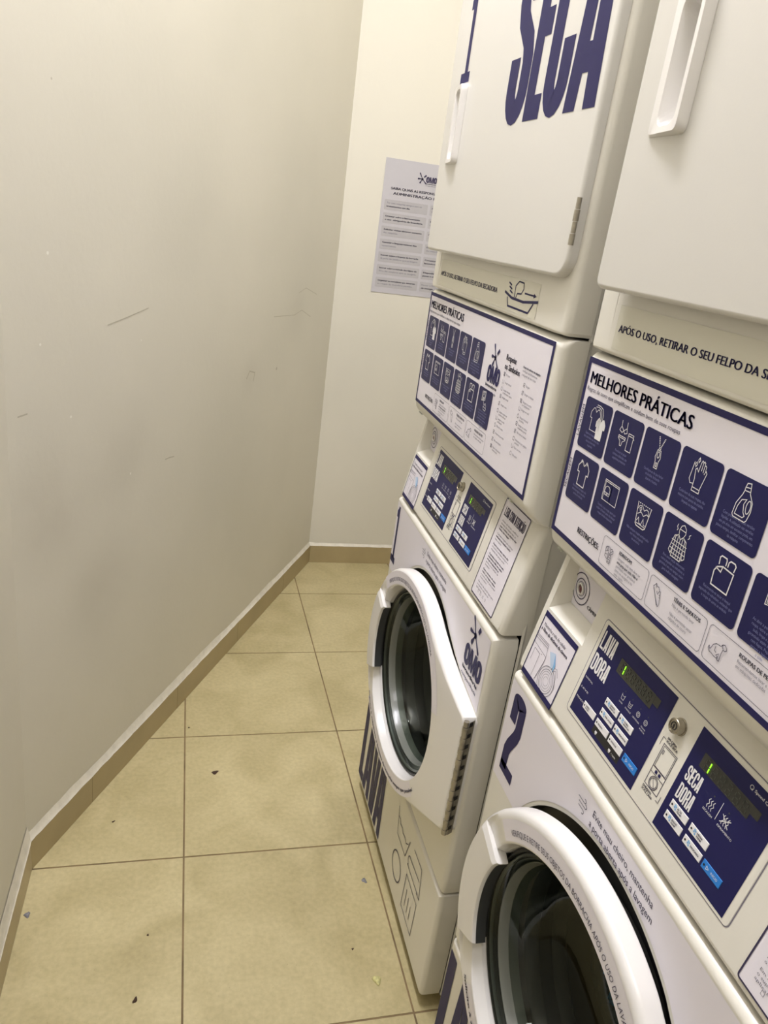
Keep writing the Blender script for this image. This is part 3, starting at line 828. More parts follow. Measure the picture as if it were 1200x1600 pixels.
    for nm, x, t_ in (('ALTA|TEMP.', .3750, .0526), ('BAIXA|TEMP.', .3750, .0380), ('MÉDIA|TEMP.', .4102, .0530), ('DELICADO', .4102, .0378)):
        button(kp, M, x, t_, x+.0300, t_+.0096, nm, off)
    button(kp, M, .4433, .0376, .4725, .0475, 'INÍCIO', off, blue=True)
    # machine diagram between the two keypads
    mb = MB()
    stroke(mb, M, [(.3292, .0990), (.3292, .0455), (.3545, .0455), (.3545, .0990)], .0008, INK, .0009, True)
    frame(mb, M, .3310, .0700, .3530, .0975, .0006, INK, .0009)
    stroke(mb, M, [(.3292, .0695), (.3545, .0695)], .0007, INK); stroke(mb, M, [(.3292, .0625), (.3545, .0625)], .0007, INK)
    quad(mb, M, .3360, .0640, .3400, .0680, NAVY, .0010); quad(mb, M, .3425, .0640, .3465, .0680, NAVY, .0010)
    circ(mb, M, .3415, .0535, .0075, .0009, INK); circ(mb, M, .3415, .0535, .0058, .0007, INK); stroke(mb, M, [(.338, .0580), (.345, .0490)], .0006, INK)
    frame(mb, M, .3325, .0880, .3350, .0930, .0006, INK, .0010)
    stroke(mb, M, [(.3235, .0940), (.3235, .1045), (.3290, .1045)], .0006, INK); stroke(mb, M, [(.3600, .0500), (.3600, .0415), (.3550, .0415)], .0006, INK)
    text(mb, M, 'EM CIMA', .3300, .1062, .0028, INK, True, w=.0170); text(mb, M, 'VOCÊ SECA', .3300, .1025, .0028, INK, True, w=.0210)
    text(mb, M, 'EMBAIXO', .3290, .0405, .0028, INK, True, w=.0170); text(mb, M, 'VOCÊ LAVA', .3290, .0368, .0028, INK, True, w=.0210)
    mb.build('usage_diagram', parent, off)
    # left sticker
    mb = MB()
    s0, s1, t0, t1 = .0146, .1185, -.0125, .0945
    quad(mb, M, s0, t0, s1, t1, STICK, .0004)
    quad(mb, M, s0, t1-.0085, s1, t1, NAVY, .0008); quad(mb, M, s0, t0, s1, t0+.0085, NAVY, .0008)
    quad(mb, M, s0, t0, s0+.0022, t1, NAVY, .0008); quad(mb, M, s1-.0022, t0, s1, t1, NAVY, .0008)
    text(mb, M, 'Mantenha a tela do celular', .0230, .0735, .0050, INK, False, w=.0720)
    text(mb, M, 'a 10cm de distância da câmera', .0200, .0655, .0050, INK, True, w=.0860)
    g = lambda pts, c=False, w_=.0005, m_=INK: stroke(mb, M, pts, w_, m_, .001, c)
    g([(.0170, .0560), (.0550, .0575), (.0560, .0520), (.0170, .0500)]); g([(.0170, .0535), (.0550, .0550)])
    g([(.0560, .0520), (.0600, .0390)]); g([(.0170, .0420), (.0600, .0390)]); g([(.0600, .0390), (.0600, .0300), (.0560, .0080), (.0540, -.0020)], w_=.0012, m_=GREYINK)
    g([(.0250, .0150), (.0250, .0350), (.0430, .0345), (.0430, -.0030)]); g([(.0460, .0365), (.0490, .0365)])
    for r_, w_ in ((.0230, .0008), (.0185, .0007), (.0150, .0005), (.0110, .0005), (.0070, .0004)): circ(mb, M, .0830, .0130, r_, w_, INK if r_ > .016 else GREYINK, n=32, rz=r_*.95)
    tri_poly(mb, M, [(.0640, .0520), (.0790, .0570), (.0890, .0440), (.0820, .0330)], PBLUE, .0011)
    tri_poly(mb, M, [(.0790, .0570), (.0900, .0430), (.0880, .0310), (.0850, .0400)], LBLUE, .0012)
    g([(.0880, .0330), (.0950, .0380), (.1010, .0300), (.1080, .0150)]); g([(.0900, .0400), (.0960, .0420), (.1050, .0330)])
    mb.build('phone_distance_sticker', parent, off)
    # right notice
    mb = MB()
    s0, s1, t0, t1 = .5300, .6375, -.0045, .1820
    rrect(mb, M, s0, t0, s1, t1, .003, STICK, .0004); frame(mb, M, s0, t0, s1, t1, .0019, INK, .0008, r=.003)
    hword(mb, M, 'LEIA COM ATENÇÃO', .5415, .6290, .1525, .0165, INK, gap=.12, t=.34, off=.0009)
    paras = [['Antes de iniciar, confira o', 'número da máquina que vai', '*usar e retire os objetos dos', '*bolsos das roupas'],
             ['Coloque roupas até o limite', '*indicado no tambor, feche', 'bem a porta'],
             ['*Separe as roupas claras das', 'escuras e verifique sempre a', 'etiqueta das peças antes'],
             ['*O produto é dosado de modo', '*automático. Não use sabão', '*em pó ou amaciante na', 'gaveta ou no tambor da', 'lavadora'],
             ['*Após o término do ciclo', '*retire as roupas e deixe', 'a porta aberta para evitar', 'o mau cheiro'],
             ['Em caso de dúvida ligue para', 'o suporte indicado no', 'aplicativo']]
    t_ = .1420
    rnd = random.Random(3)
    for p in paras:
        for l in p:
            bd = l[0] == '*'; l = l.lstrip('*')
            text(mb, M, l, .5445, t_, .0031, INK if bd else GREYINK, bd, w=min(.082, len(l)*.0027))
            t_ -= .0054
        t_ -= .0036
    for i in range(4): frame(mb, M, .5560+i*.012, .0055, .5600+i*.012, .0100, .0004, GREYINK, .0008)
    mb.build('notice_sticker', parent, off)

def machine(num):
    dy = -(num-1)*PITCHY
    AJAR[0] = .047 if num == 1 else .052
    RAD[0] = .2475 if num == 1 else .2560
    root = bpy.data.objects.new('stacked_washer_dryer', None)
    root.location = (OX, OY+dy, 0); col.objects.link(root)
    off = (OX, OY, 0)
    tag(root, ('white stacked washer and dryer marked with a blue 1, farther back in the room' if num == 1 else
               'white stacked washer and dryer marked with a blue 2, nearest the viewer'), 'washing machine', 'stacked laundry machines in a row')
    # cabinet shell
    mb = MB()
    xs, xe, z0, z1 = .046, .730, .030, 2.135
    a, b = SL+.0025, SR-.0025
    def pt(x, s, z): return (x, yy(s, z), z)
    c = [pt(xs, a, z0), pt(xs, b, z0), pt(xe, b, z0), pt(xe, a, z0), pt(xs, a, z1), pt(xs, b, z1), pt(xe, b, z1), pt(xe, a, z1)]
    mb.add(c, [(0, 1, 2, 3), (4, 7, 6, 5), (1, 5, 6, 2), (0, 3, 7, 4), (2, 6, 7, 3)], SIDEGREY)
    # stiffening lip just behind the front panels
    for ss in (a, b):
        mb.add([pt(.046, ss, z0), pt(.050, ss+(.002 if ss == b else -.002), z0), pt(.054, ss, z0), pt(.046, ss, z1), pt(.050, ss+(.002 if ss == b else -.002), z1), pt(.054, ss, z1)], [(0, 1, 4, 3), (1, 2, 5, 4)], SIDEGREY)
    mb.build('cabinet', root, off)
    for x, s in ((.09, .05), (.09, .62), (.68, .05), (.68, .62)):
        mb = MB(); mb.cyl((x, yy(s, 0.0), 0.0), (0, 0, 1), .022, .0, BLACK, 18, prof=[(0, 0), (.024, 0), (.024, .008), (.010, .012), (.010, .032), (0, .032)])
        mb.build('foot', root, off, smooth=40)
    # lower front panel
    mb = MB(); star_panel(mb, ENAMEL, SL, SR-.002, .030, .3125, lambda s, z: 0.0, .044, .011)
    bp = mb.build('base_panel', root, off, smooth=30, recalc=True)
    mb = MB()
    for ch, x0 in zip('LAVA', (.0035, .0560, .1250, .1940)): heavy(mb, M_front, ch, x0, .0480, .0500 if ch == 'L' else .0710, .240, NAVY, .0008, .62 if ch == 'L' else .44)
    mb.build('base_lettering', bp, off)
    mb = MB(); M = M_front
    g = lambda pts, c=False, w_=.0022: stroke(mb, M, pts, w_, INK, .0008, c)
    g([(.3765, .2630), (.3860, .2280), (.3920, .1962), (.4633, .1981), (.4800, .2560)])
    g([(.3830, .2400), (.3960, .2420), (.4010, .2330), (.4190, .2370), (.4260, .2290), (.4420, .2330), (.4560, .2280), (.4720, .2400)])
    circ(mb, M, .4222, .1255, .0350, .0032, INK, .0008, 40)
    g([(.4926, .1755), (.4903, .0820), (.5734, .0828), (.5756, .1742)], True)
    for i in range(3): g([(.5110+i*.018, .1500-i*.006), (.5110+i*.018, .1000-i*.000)])
    g([(.5115, .2648), (.5694, .2673), (.5820, .1976), (.5620, .1960)]); g([(.5720, .2000), (.4866, .1985)])
    g([(.4866, .1985)] + arc(.4960, .2150, .0110, .0130, 240, 60, 10) + [(.5690, .2330)])
    mb.build('laundry_pictogram', bp, off)
    # washer front
    ol = [(min(p[0], .6560), p[1]) for p in door_outline(.0012)]
    mb = MB(); star_panel(mb, ENAMEL, SL, SR-.002, .3150, .8915, lambda s, z: 0.0, .044, .011, hole=ol, cen=DC, n=200)
    wf = mb.build('washer_front', root, off, smooth=30, recalc=True)
    mb = MB()   # door well, gasket, drum
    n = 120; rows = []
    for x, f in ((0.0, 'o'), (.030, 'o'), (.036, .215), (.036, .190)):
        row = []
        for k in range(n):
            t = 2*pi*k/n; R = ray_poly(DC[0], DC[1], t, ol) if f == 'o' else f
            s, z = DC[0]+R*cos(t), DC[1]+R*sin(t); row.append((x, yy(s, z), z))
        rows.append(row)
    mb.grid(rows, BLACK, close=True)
    rows = []
    for x, R in ((.036, .190), (.030, .186), (.036, .180), (.050, .176), (.055, .181), (.075, .182), (.080, .176), (.095, .174)):
        rows.append([(x, yy(DC[0]+R*cos(2*pi*k/n), DC[1]+R*sin(2*pi*k/n)), DC[1]+R*sin(2*pi*k/n)) for k in range(n)])
    mb.grid(rows, DARKRUB_SHADE, close=True)
    mb.build('door_gasket', root, off, smooth=50)
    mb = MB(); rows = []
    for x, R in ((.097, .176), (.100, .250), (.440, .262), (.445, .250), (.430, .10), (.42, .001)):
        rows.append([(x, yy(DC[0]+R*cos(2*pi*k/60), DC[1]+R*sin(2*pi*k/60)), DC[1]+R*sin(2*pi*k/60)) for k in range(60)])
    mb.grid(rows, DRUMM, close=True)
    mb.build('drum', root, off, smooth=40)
    # sticker on the washer front (follows the door outline)
    mb = MB()
    o2 = door_outline(.0075)
    top = []; bot = []
    N = 90
    for i in range(N+1):
        s = .0035+(.6660-.0035)*i/N
        zl = .700
        hit = [z_ for z_ in [None]]
        zz = None
        # highest outline point at this s
        for j in range(len(o2)):
            p, q = o2[j], o2[(j+1) % len(o2)]
            if (p[0]-s)*(q[0]-s) <= 0 and abs(p[0]-q[0]) > 1e-9:
                z_ = p[1]+(q[1]-p[1])*(s-p[0])/(q[0]-p[0])
                if zz is None or z_ > zz: zz = z_
        if zz is not None and s > DC[0]-.2600: zl = max(zl, zz)
        top.append(M_front(s, .8790, .0004)); bot.append(M_front(s, zl, .0004))
    mb.grid([bot, top], STICK)
    st = mb.build('washer_front_sticker', wf, off)
    mb = MB()
    if num == 1: heavy(mb, M_front, '1', .0041, .7220, .0380, .1500, NAVY, .0008)
    else:
        M = M_front
        stroke(mb, M, [(.0300, .8165), (.0305, .8500)] + arc(.0425, .8520, .0120, .0045, 180, 0, 8) + [(.0548, .8500), (.0548, .8120), (.0510, .8000), (.0440, .7880), (.0370, .7760), (.0325, .7640), (.0320, .7320)], .0215, NAVY, .0008)
        disc(mb, M, .0425, .8560, .0225, NAVY, .0007, 28, rz=.0125)
        quad(mb, M, .0215, .7225, .0682, .7415, NAVY, .0008)
    mb.build('number_print', wf, off)
    mb = MB(); M = M_front
    text(mb, M, 'Evite mau cheiro, mantenha', .2770, .8590, .0095, INK, False, w=.1390, off=.0008)
    text(mb, M, 'a porta aberta após a lavagem', .2750, .8425, .0095, INK, False, w=.1470, off=.0008)
    for i, (x0, x1) in enumerate(((.2400, .2560), (.2430, .2600), (.2440, .2560))):
        z = .8595-i*.0055
        stroke(mb, M, [(x0, z), (x1, z)] + arc(x1, z+(.0028 if i < 2 else -.0028), .0028, .0028, -90 if i < 2 else 90, 120 if i < 2 else -120, 8), .0010, INK, .0008)
    mb.build('door_advice_lettering', wf, off); mb = MB()
    blob(mb, M, .6011, .8535, .5814, .8845, .003, .0065, NAVY); blob(mb, M, .6011, .8535, .5735, .8520, .003, .0085, NAVY)
    blob(mb, M, .6120, .8640, .6190, .8760, .007, .0095, NAVY); blob(mb, M, .6011, .8535, .5880, .8300, .003, .0095, NAVY)
    blob(mb, M, .6011, .8535, .6275, .8275, .003, .0070, NAVY); disc(mb, M, .6011, .8530, .0060, NAVY, .0011)
    omo(mb, M, .5680, .8240, 1.0, NAVY)
    mb.build('logo_print', wf, off)
    door = washer_door(root, off)
    piano_hinge(root, off)
    # control panel with camera recess
    hole_t = [(.0150, .0990), (.1235, .0990), (.1235, .1930), (.0150, .1930)]
    mb = MB()
    # t-space panel: reuse star_panel through an adapter
    def kx(s, z): return KX0+(KX1-KX0)*(z-KZ0)/(KZ1-KZ0)
    tz = lambda t: KZ0+KUZ*t
    hole = [(s, tz(t)) for s, t in hole_t]
    star_panel(mb, ENAMEL, SL, SR, .8945, 1.1300, kx, .060, .012, hole=hole, cen=(.0690, tz(.146)), n=120)
    # recess walls
    zb, zt_ = hole[0][1], hole[2][1]
    f = [(kx(0, z), yy(s, z), z) for s, z in hole]
    bk = [(.052, yy(s, z), z) for s, z in ((.0240, zb+.014), (.1150, zb+.014), (.1150, zt_), (.0240, zt_))]
    mb.add(f+bk, [(0, 1, 5, 4), (1, 2, 6, 5), (2, 3, 7, 6), (3, 0, 4, 7), (4, 5, 6, 7)], ENAMEL)
    cp = mb.build('control_panel', root, off, smooth=30, recalc=True)
    mb = MB(); MR = lambda s, z, o=0: (.052-o, yy(s, z), z)
    quad(mb, MR, .0250, zb+.0145, .1140, zt_-.004, STICK, .0004)
    cc = (.0430, 1.0560)
    for r_, w_ in ((.0235, .0016), (.0150, .0016), (.0105, .0007)): circ(mb, MR, cc[0], cc[1], r_, w_, INK, .0008)
    text(mb, MR, 'CÂMERA', .0690, 1.0380, .0050, INK, True, w=.034, off=.0008)
    text(mb, MR, 'APROXIME', .0430, 1.0850, .0040, INK, True, w=.030, align='c', off=.0008)
    mb.build('camera_sticker', cp, off)
    mb = MB(); mb.cyl(MR(cc[0], cc[1], 0.0008), (-1, 0, 0), .0085, .003, PLASTIC, 24, prof=[(.0088, 0), (.0088, .002), (.0075, .003), (.0065, .002), (.0060, .0)])
    mb.cyl(MR(cc[0], cc[1], 0.001), (-1, 0, 0), .0060, .001, LENS, 20, prof=[(.0070, 0.0005), (.004, .0018), (0, .0024)])
    mb.build('camera_lens', cp, off, smooth=40)
    control_decals(root, off, num)
    mb = MB(); p = M_ctl(.3385, .1290, .0005)
    ax = Vector(M_ctl(.34, .13, 1)) - Vector(M_ctl(.34, .13, 0))
    mb.cyl(p, ax, .0088, .010, CHROME, 28, prof=[(.0100, 0), (.0100, .001), (.0088, .0014), (.0088, .0095), (.0080, .0103), (.0070, .0103), (.0070, .0097), (0, .0097)])
    q = Vector(p)+ax.normalized()*.0100
    MK = lambda s, t, o=0: tuple(Vector(M_ctl(.3385+s, .1290+t, .0005+.0098+o)))
    stroke(mb, MK, arc(0, 0, .0042, .0042, -60, 240, 20), .0012, BLACK, .0002)
    quad(mb, MK, -.0010, -.004, .0010, .002, BLACK, .0002)
    mb.build('key_switch', cp, off, smooth=40)
    # fascia box carrying the instructions
    mb = MB()
    prof = [(.058, 1.1000), (.030, 1.1000), (.0245, 1.1030), (.0120, 1.1135), (.0075, 1.1205), (XM+.0008, 1.1280), (XM, 1.1325), (XM, 1.3740), (XM+.0015, 1.3800), (XM+.0060, 1.3850), (XM+.0125, 1.3872), (.046, 1.3872)]
    rows = []
    rr = .013
    L_, R_ = SL+.001, SR+.0035
    for x, z in prof:
        row = [(.046 if x < .046 else x, yy(L_, z), z)]
        for k in range(7):
            a_ = radians(90-15*k); row.append((x+rr*(1-cos(a_)) if x+rr*(1-cos(a_)) < .058 else x, yy(L_+rr*(1-sin(a_)), z), z))
        for k in range(7):
            a_ = radians(15*k); row.append((x+rr*(1-cos(a_)) if x+rr*(1-cos(a_)) < .058 else x, yy(R_-rr*(1-sin(a_)), z), z))
        row.append((.046 if x < .046 else x, yy(R_, z), z))
        rows.append(row)
    mb.grid(rows, ENAMEL)
    fa = mb.build('instruction_panel', root, off, smooth=35, recalc=False)
    mel_sticker(root, off)
    for s in (.0210, .5950):
        mb = MB(); mb.cyl((.0170, yy(s, 1.1090), 1.1085), (-.62, 0, -.78), .0052, .0022, SCREWM, 18, prof=[(.0056, 0), (.0056, .001), (.0048, .0024), (.0018, .0026), (.0016, .0014), (0, .0014)])
        mb.build('panel_screw', root, off, smooth=40)
    # dryer body front with the lint drawer recess
    holeL = [(.0400, 1.3975), (.6250, 1.3975), (.6250, 1.4900), (.0400, 1.4900)]
    mb = MB(); star_panel(mb, ENAMEL, SL, SR+.0015, 1.3895, 2.1350, lambda s, z: 0.003, .046, .013, hole=holeL, cen=(.33, 1.45), n=120, rz=.006)
    zz0, zz1 = 1.3975, 1.4900
    P_ = lambda x, s, z: (x, yy(s, z), z)
    fr = [P_(.003, s, z) for s, z in holeL]
    pl = [P_(.0030, .0400, zz0), P_(.0030, .6250, zz0), P_(lx(1.468), .6250, 1.468), P_(lx(1.468), .0400, 1.468), P_(.040, .6250, 1.470), P_(.040, .0400, 1.470), P_(.040, .6250, 1.49), P_(.040, .0400, 1.49)]
    mb.add(fr+pl, [(0, 1, 5, 4), (4, 5, 6, 7), (7, 6, 8, 9), (9, 8, 10, 11), (1, 2, 10, 8), (1, 8, 6, 5), (3, 0, 9, 11), (0, 4, 7, 9), (3, 11, 10, 2)], ENAMEL)
    db = mb.build('dryer_front', root, off, smooth=30, recalc=True)
    mb = MB(); M = M_lint
    s_off = 0.0
    quad(mb, M, .0520, 1.3990, .5750, 1.4520, CLEARST, .0004)
    text(mb, M, 'APÓS O USO, RETIRAR O SEU FELPO DA SECADORA', .0600, 1.4205, .0085, NAVY, True, w=.3400, off=.0008)
    g = lambda pts, c=False, w_=.0032: stroke(mb, M, pts, w_, NAVY, .0008, c)
    g([(.4360, 1.4270), (.4700, 1.4200), (.5200, 1.4190), (.5760, 1.4250)], w_=.0042)
    g([(.4500, 1.4200), (.4580, 1.4060), (.5450, 1.4050), (.5600, 1.4210)])
    g([(.4800, 1.4220), (.4780, 1.4400), (.4900, 1.4480), (.5100, 1.4470), (.5130, 1.4380), (.5060, 1.4300), (.4900, 1.4290), (.4860, 1.4210)], w_=.0022)
    for i in range(3): g([(.4480+i*.004, 1.4430-i*.006), (.4610+i*.004, 1.4395-i*.006)], w_=.0028)
    g([(.5200, 1.4325), (.5620, 1.4325)], w_=.0026); g([(.5560, 1.4350), (.5650, 1.4325), (.5560, 1.4300)], w_=.0022)
    mb.build('lint_notice_sticker', db, off)
    # dryer door
    mb = MB()
    s0, s1, z0, z1, th = .0370, .6740, 1.4675, 2.0900, .018
    r_bl, r_br = .012, .032
    def outline(ins):
        pts = []
        for (cx, cz, a0, rc) in ((s1-r_br, z0+r_br, 270, r_br), (s1-r_br, z1-r_br, 0, r_br), (s0+r_bl, z1-r_bl, 90, r_bl), (s0+r_bl, z0+r_bl, 180, r_bl)):
            for k in range(9):
                a_ = radians(a0+90*k/8); rr_ = max(rc-ins, .001)
                pts.append((cx+rr_*cos(a_), cz+rr_*sin(a_)))
        return pts
    rows = []
    for ins, o in ((.004, -th), (0, -th+.003), (0, -.0060), (.0008, -.0034), (.0026, -.0012), (.0060, 0)):
        rows.append([M_dd(p[0], p[1], o) for p in outline(ins)])
    hs0, hs1, hz0, hz1 = .0790, .1500, 1.6300, 1.7680
    hc = ((hs0+hs1)/2+.004, (hz0+hz1)/2)
    pocket = rr_pts(hs0+.0190, hz0+.0105, hs1-.0125, hz1-.0105, .011, 4)
    nt = 150; ths = sorted(set([round(2*pi*k/nt, 6) for k in range(nt)] + [round(atan2(p[1]-hc[1], p[0]-hc[0]) % (2*pi), 6) for p in outline(0)+pocket]))
    def ringpts(poly): return [(hc[0]+ray_poly(hc[0], hc[1], t, poly)*cos(t), hc[1]+ray_poly(hc[0], hc[1], t, poly)*sin(t)) for t in ths]
    rows = []
    for ins, o in ((.004, -th), (0, -th+.003), (0, -.0060), (.0008, -.0034), (.0026, -.0012), (.0060, 0)):
        rows.append([M_dd(p[0], p[1], o) for p in ringpts(outline(ins))])
    rows.append([M_dd(p[0], p[1], 0) for p in ringpts(pocket)])
    mb.grid(rows, DOORW, close=True)
    dd = mb.build('dryer_door', root, off, smooth=40, recalc=True)
    # moulded handle: raised rim round a scooped pocket
    mb = MB()
    ring_o = ringpts(rr_pts(hs0, hz0, hs1, hz1, .008, 4)); ring_t = ringpts(rr_pts(hs0+.004, hz0+.0025, hs1-.002, hz1-.0025, .007, 4))
    ring_i = ringpts(rr_pts(hs0+.0175, hz0+.0090, hs1-.0110, hz1-.0090, .012, 4)); ring_j = ringpts(pocket)
    ring_b = ringpts(rr_pts(hs0+.0270, hz0+.0170, hs1-.0145, hz1-.0150, .008, 4))
    def lift(p, a, b): return a+(b-a)*max(0, (p[0]-hs0)/(hs1-hs0))
    rows = [[M_dd(p[0], p[1], .0002) for p in ring_o], [M_dd(p[0], p[1], lift(p, .0015, .0125)) for p in ring_t], [M_dd(p[0], p[1], lift(p, .0010, .0120)) for p in ring_i],
            [M_dd(p[0], p[1], lift(p, -.001, .008)) for p in ring_j], [M_dd(p[0], p[1], -.0205) for p in ring_b]]
    cp_ = M_dd(hc[0], hc[1], -.0210); rows.append([cp_]*len(ring_o))
    mb.grid(rows, PLASTIC, close=True)
    mb.build('handle', dd, off, smooth=40, recalc=True)
    mb = MB(); M = M_dd
    heavy(mb, M, str(num), .1000, 1.7700, .0470 if num == 1 else .060, .1500, NAVY, .0004)
    mb.build('number_lettering', dd, off); mb = MB()
    z_, h_ = 1.6810, .264
    heavy(mb, M, 'S', .3485, z_, .0815, h_, NAVY, .0004, .44)
    heavy(mb, M, 'E', .4325, z_, .0560, h_, NAVY, .0004)
    heavy(mb, M, 'C', .4915, z_, .0765, h_, NAVY, .0004, .45)
    heavy(mb, M, 'A', .5705, z_, .0915, h_, NAVY, .0004)
    mb.build('word_lettering', dd, off)
    for zc in (1.5420, 2.0150):
        mb = MB(); n = 4; z = zc-.0305; dz = .061/n
        for k in range(n):
            mb.cyl((-.0135, yy(.6785, z), z+k*dz+.0004), (0, 0, 1), .0040 if k % 2 == 0 else .0034, dz-.0008, STEEL, 12)
        mb.build('dryer_hinge', root, off, smooth=40)
    return root

# ------------------------------------------------------------------ room
KINK = Vector((-.8302, .4554, 0)); CORN = Vector((.0459, 2.1809, 0))
CEIL = 3.48
YB = 2.1809; YN = -2.7; XR = 0.80
def slab(name, a, b, thick, z0=0.0, z1=CEIL, mt=WALLM):
    """vertical wall from a to b, thickness on the left of a->b"""
    d = (b-a).normalized(); n = Vector((-d.y, d.x, 0))*thick
    mb = MB()
    p = [a, b, b+n, a+n]
    mb.add([(q.x, q.y, z0) for q in p]+[(q.x, q.y, z1) for q in p], [(0, 3, 2, 1), (4, 5, 6, 7), (0, 1, 5, 4), (1, 2, 6, 5), (2, 3, 7, 6), (3, 0, 4, 7)], mt)
    o = mb.build(name, recalc=True); o['kind'] = 'structure'
    return o
dL0 = (CORN-KINK).normalized(); nL0 = Vector((dL0.y, -dL0.x, 0))
def on_left(a, z, o=0): p = KINK+dL0*a+nL0*o; return (p.x, p.y, z)
def dirty_wall():
    """the wall paint with three rubbed, dirty patches"""
    mt = WALLM.copy(); mt.name = 'wall_paint_rubbed'
    nt = mt.node_tree; b = nt.nodes['Principled BSDF']
    src = b.inputs['Base Color'].links[0].from_socket
    g = nt.nodes.new('ShaderNodeNewGeometry')
    nz = nt.nodes.new('ShaderNodeTexNoise'); nz.inputs['Scale'].default_value = 5.0; nz.inputs['Detail'].default_value = 6
    nt.links.new(g.outputs['Position'], nz.inputs['Vector'])
    cur = src
    for (a, z, r, k) in ((.12, .86, .20, .34), (.36, .92, .18, .24), (.30, .62, .22, .20), (1.12, 1.0, .10, .14), (1.50, 1.16, .16, .10)):
        d = nt.nodes.new('ShaderNodeVectorMath'); d.operation = 'DISTANCE'; d.inputs[1].default_value = on_left(a, z)
        nt.links.new(g.outputs['Position'], d.inputs[0])
        mr = nt.nodes.new('ShaderNodeMapRange'); mr.interpolation_type = 'SMOOTHSTEP'
        mr.inputs[1].default_value = 0; mr.inputs[2].default_value = r; mr.inputs[3].default_value = k*2; mr.inputs[4].default_value = 0
        nt.links.new(d.outputs['Value'], mr.inputs[0])
        ml = nt.nodes.new('ShaderNodeMath'); ml.operation = 'MULTIPLY'
        nt.links.new(mr.outputs[0], ml.inputs[0]); nt.links.new(nz.outputs['Fac'], ml.inputs[1])
        mx = nt.nodes.new('ShaderNodeMix'); mx.data_type = 'RGBA'; mx.inputs[7].default_value = (0.44, 0.41, 0.34, 1)
        nt.links.new(ml.outputs[0], mx.inputs[0]); nt.links.new(cur, mx.inputs[6]); cur = mx.outputs[2]
    nt.links.new(cur, b.inputs['Base Color'])
    return mt
wl = slab('wall_left', KINK, CORN, .12, mt=dirty_wall())
SCUFF = mat('wall_scuff', (0.50, 0.47, 0.385), 0.7); CHIP = mat('wall_chip', (0.85, 0.83, 0.76), 0.7)
mb = MB()
for pts, w_ in (([(.323, 1.227), (.403, 1.238), (.491, 1.252)], .0022), ([(.588, .852), (.612, .851), (.636, .848)], .003), ([(1.093, .989), (1.115, 1.011), (1.158, 1.0), (1.150, .972)], .004),
                ([(1.29, 1.169), (1.487, 1.160), (1.560, 1.172), (1.665, 1.140)], .0022), ([(1.514, 1.235), (1.585, 1.25), (1.716, 1.22)], .002), ([(.029, 1.082), (.057, 1.083)], .003)):
    stroke(mb, on_left, pts, w_, SCUFF, .0003)
disc(mb, on_left, 1.351, .986, .006, SCUFF, .0003, 10); disc(mb, on_left, .152, 1.67, .0022, SCUFF, .0003, 8)
for a_, z_, r_ in ((.129, 1.377, .0035), (.19, 1.05, .003), (.42, .86, .003), (.10, 1.21, .003), (.46, 1.18, .002)): disc(mb, on_left, a_, z_, r_, CHIP, .0004, 7)
sf = mb.build('wall_scuffs', wl); sf['kind'] = 'structure'
slab('wall_left_near', Vector((-.827, YN, 0)), KINK, .12)
slab('wall_back', CORN, Vector((XR+.12, YB, 0)), .12)
slab('wall_right', Vector((XR, YB, 0)), Vector((XR, YN, 0)), .12)
slab('wall_front', Vector((XR+.12, YN, 0)), Vector((-.95, YN, 0)), .12)
mb = MB(); mb.box((-1.1, YN-.12, CEIL), (XR+.12, YB+.12, CEIL+.1), CEILM)
o = mb.build('ceiling'); o['kind'] = 'structure'

# floor: grout bed with inset tiles
mb = MB(); mb.box((-1.1, YN-.12, -.10), (XR+.12, YB+.12, -.0012), GROUT)
PH = radians(.667); T = .4641; GX, GY = -.4778, .4581; gp = .0022
for i in range(-2, 3):
    for j in range(-8, 5):
        q = []
        for a, b in ((i*T+gp, j*T+gp), ((i+1)*T-gp, j*T+gp), ((i+1)*T-gp, (j+1)*T-gp), (i*T+gp, (j+1)*T-gp)):
            q.append((GX+a*cos(PH)-b*sin(PH), GY+a*sin(PH)+b*cos(PH)))
        if max(p[0] for p in q) > XR+.5 or min(p[0] for p in q) < -1.6: continue
        vs = [(p[0], p[1], 0) for p in q]+[(p[0], p[1], -.002) for p in q]
        mb.add(vs, [(0, 1, 2, 3), (0, 4, 5, 1), (1, 5, 6, 2), (2, 6, 7, 3), (3, 7, 4, 0)], TILE)
o = mb.build('floor'); o['kind'] = 'structure'

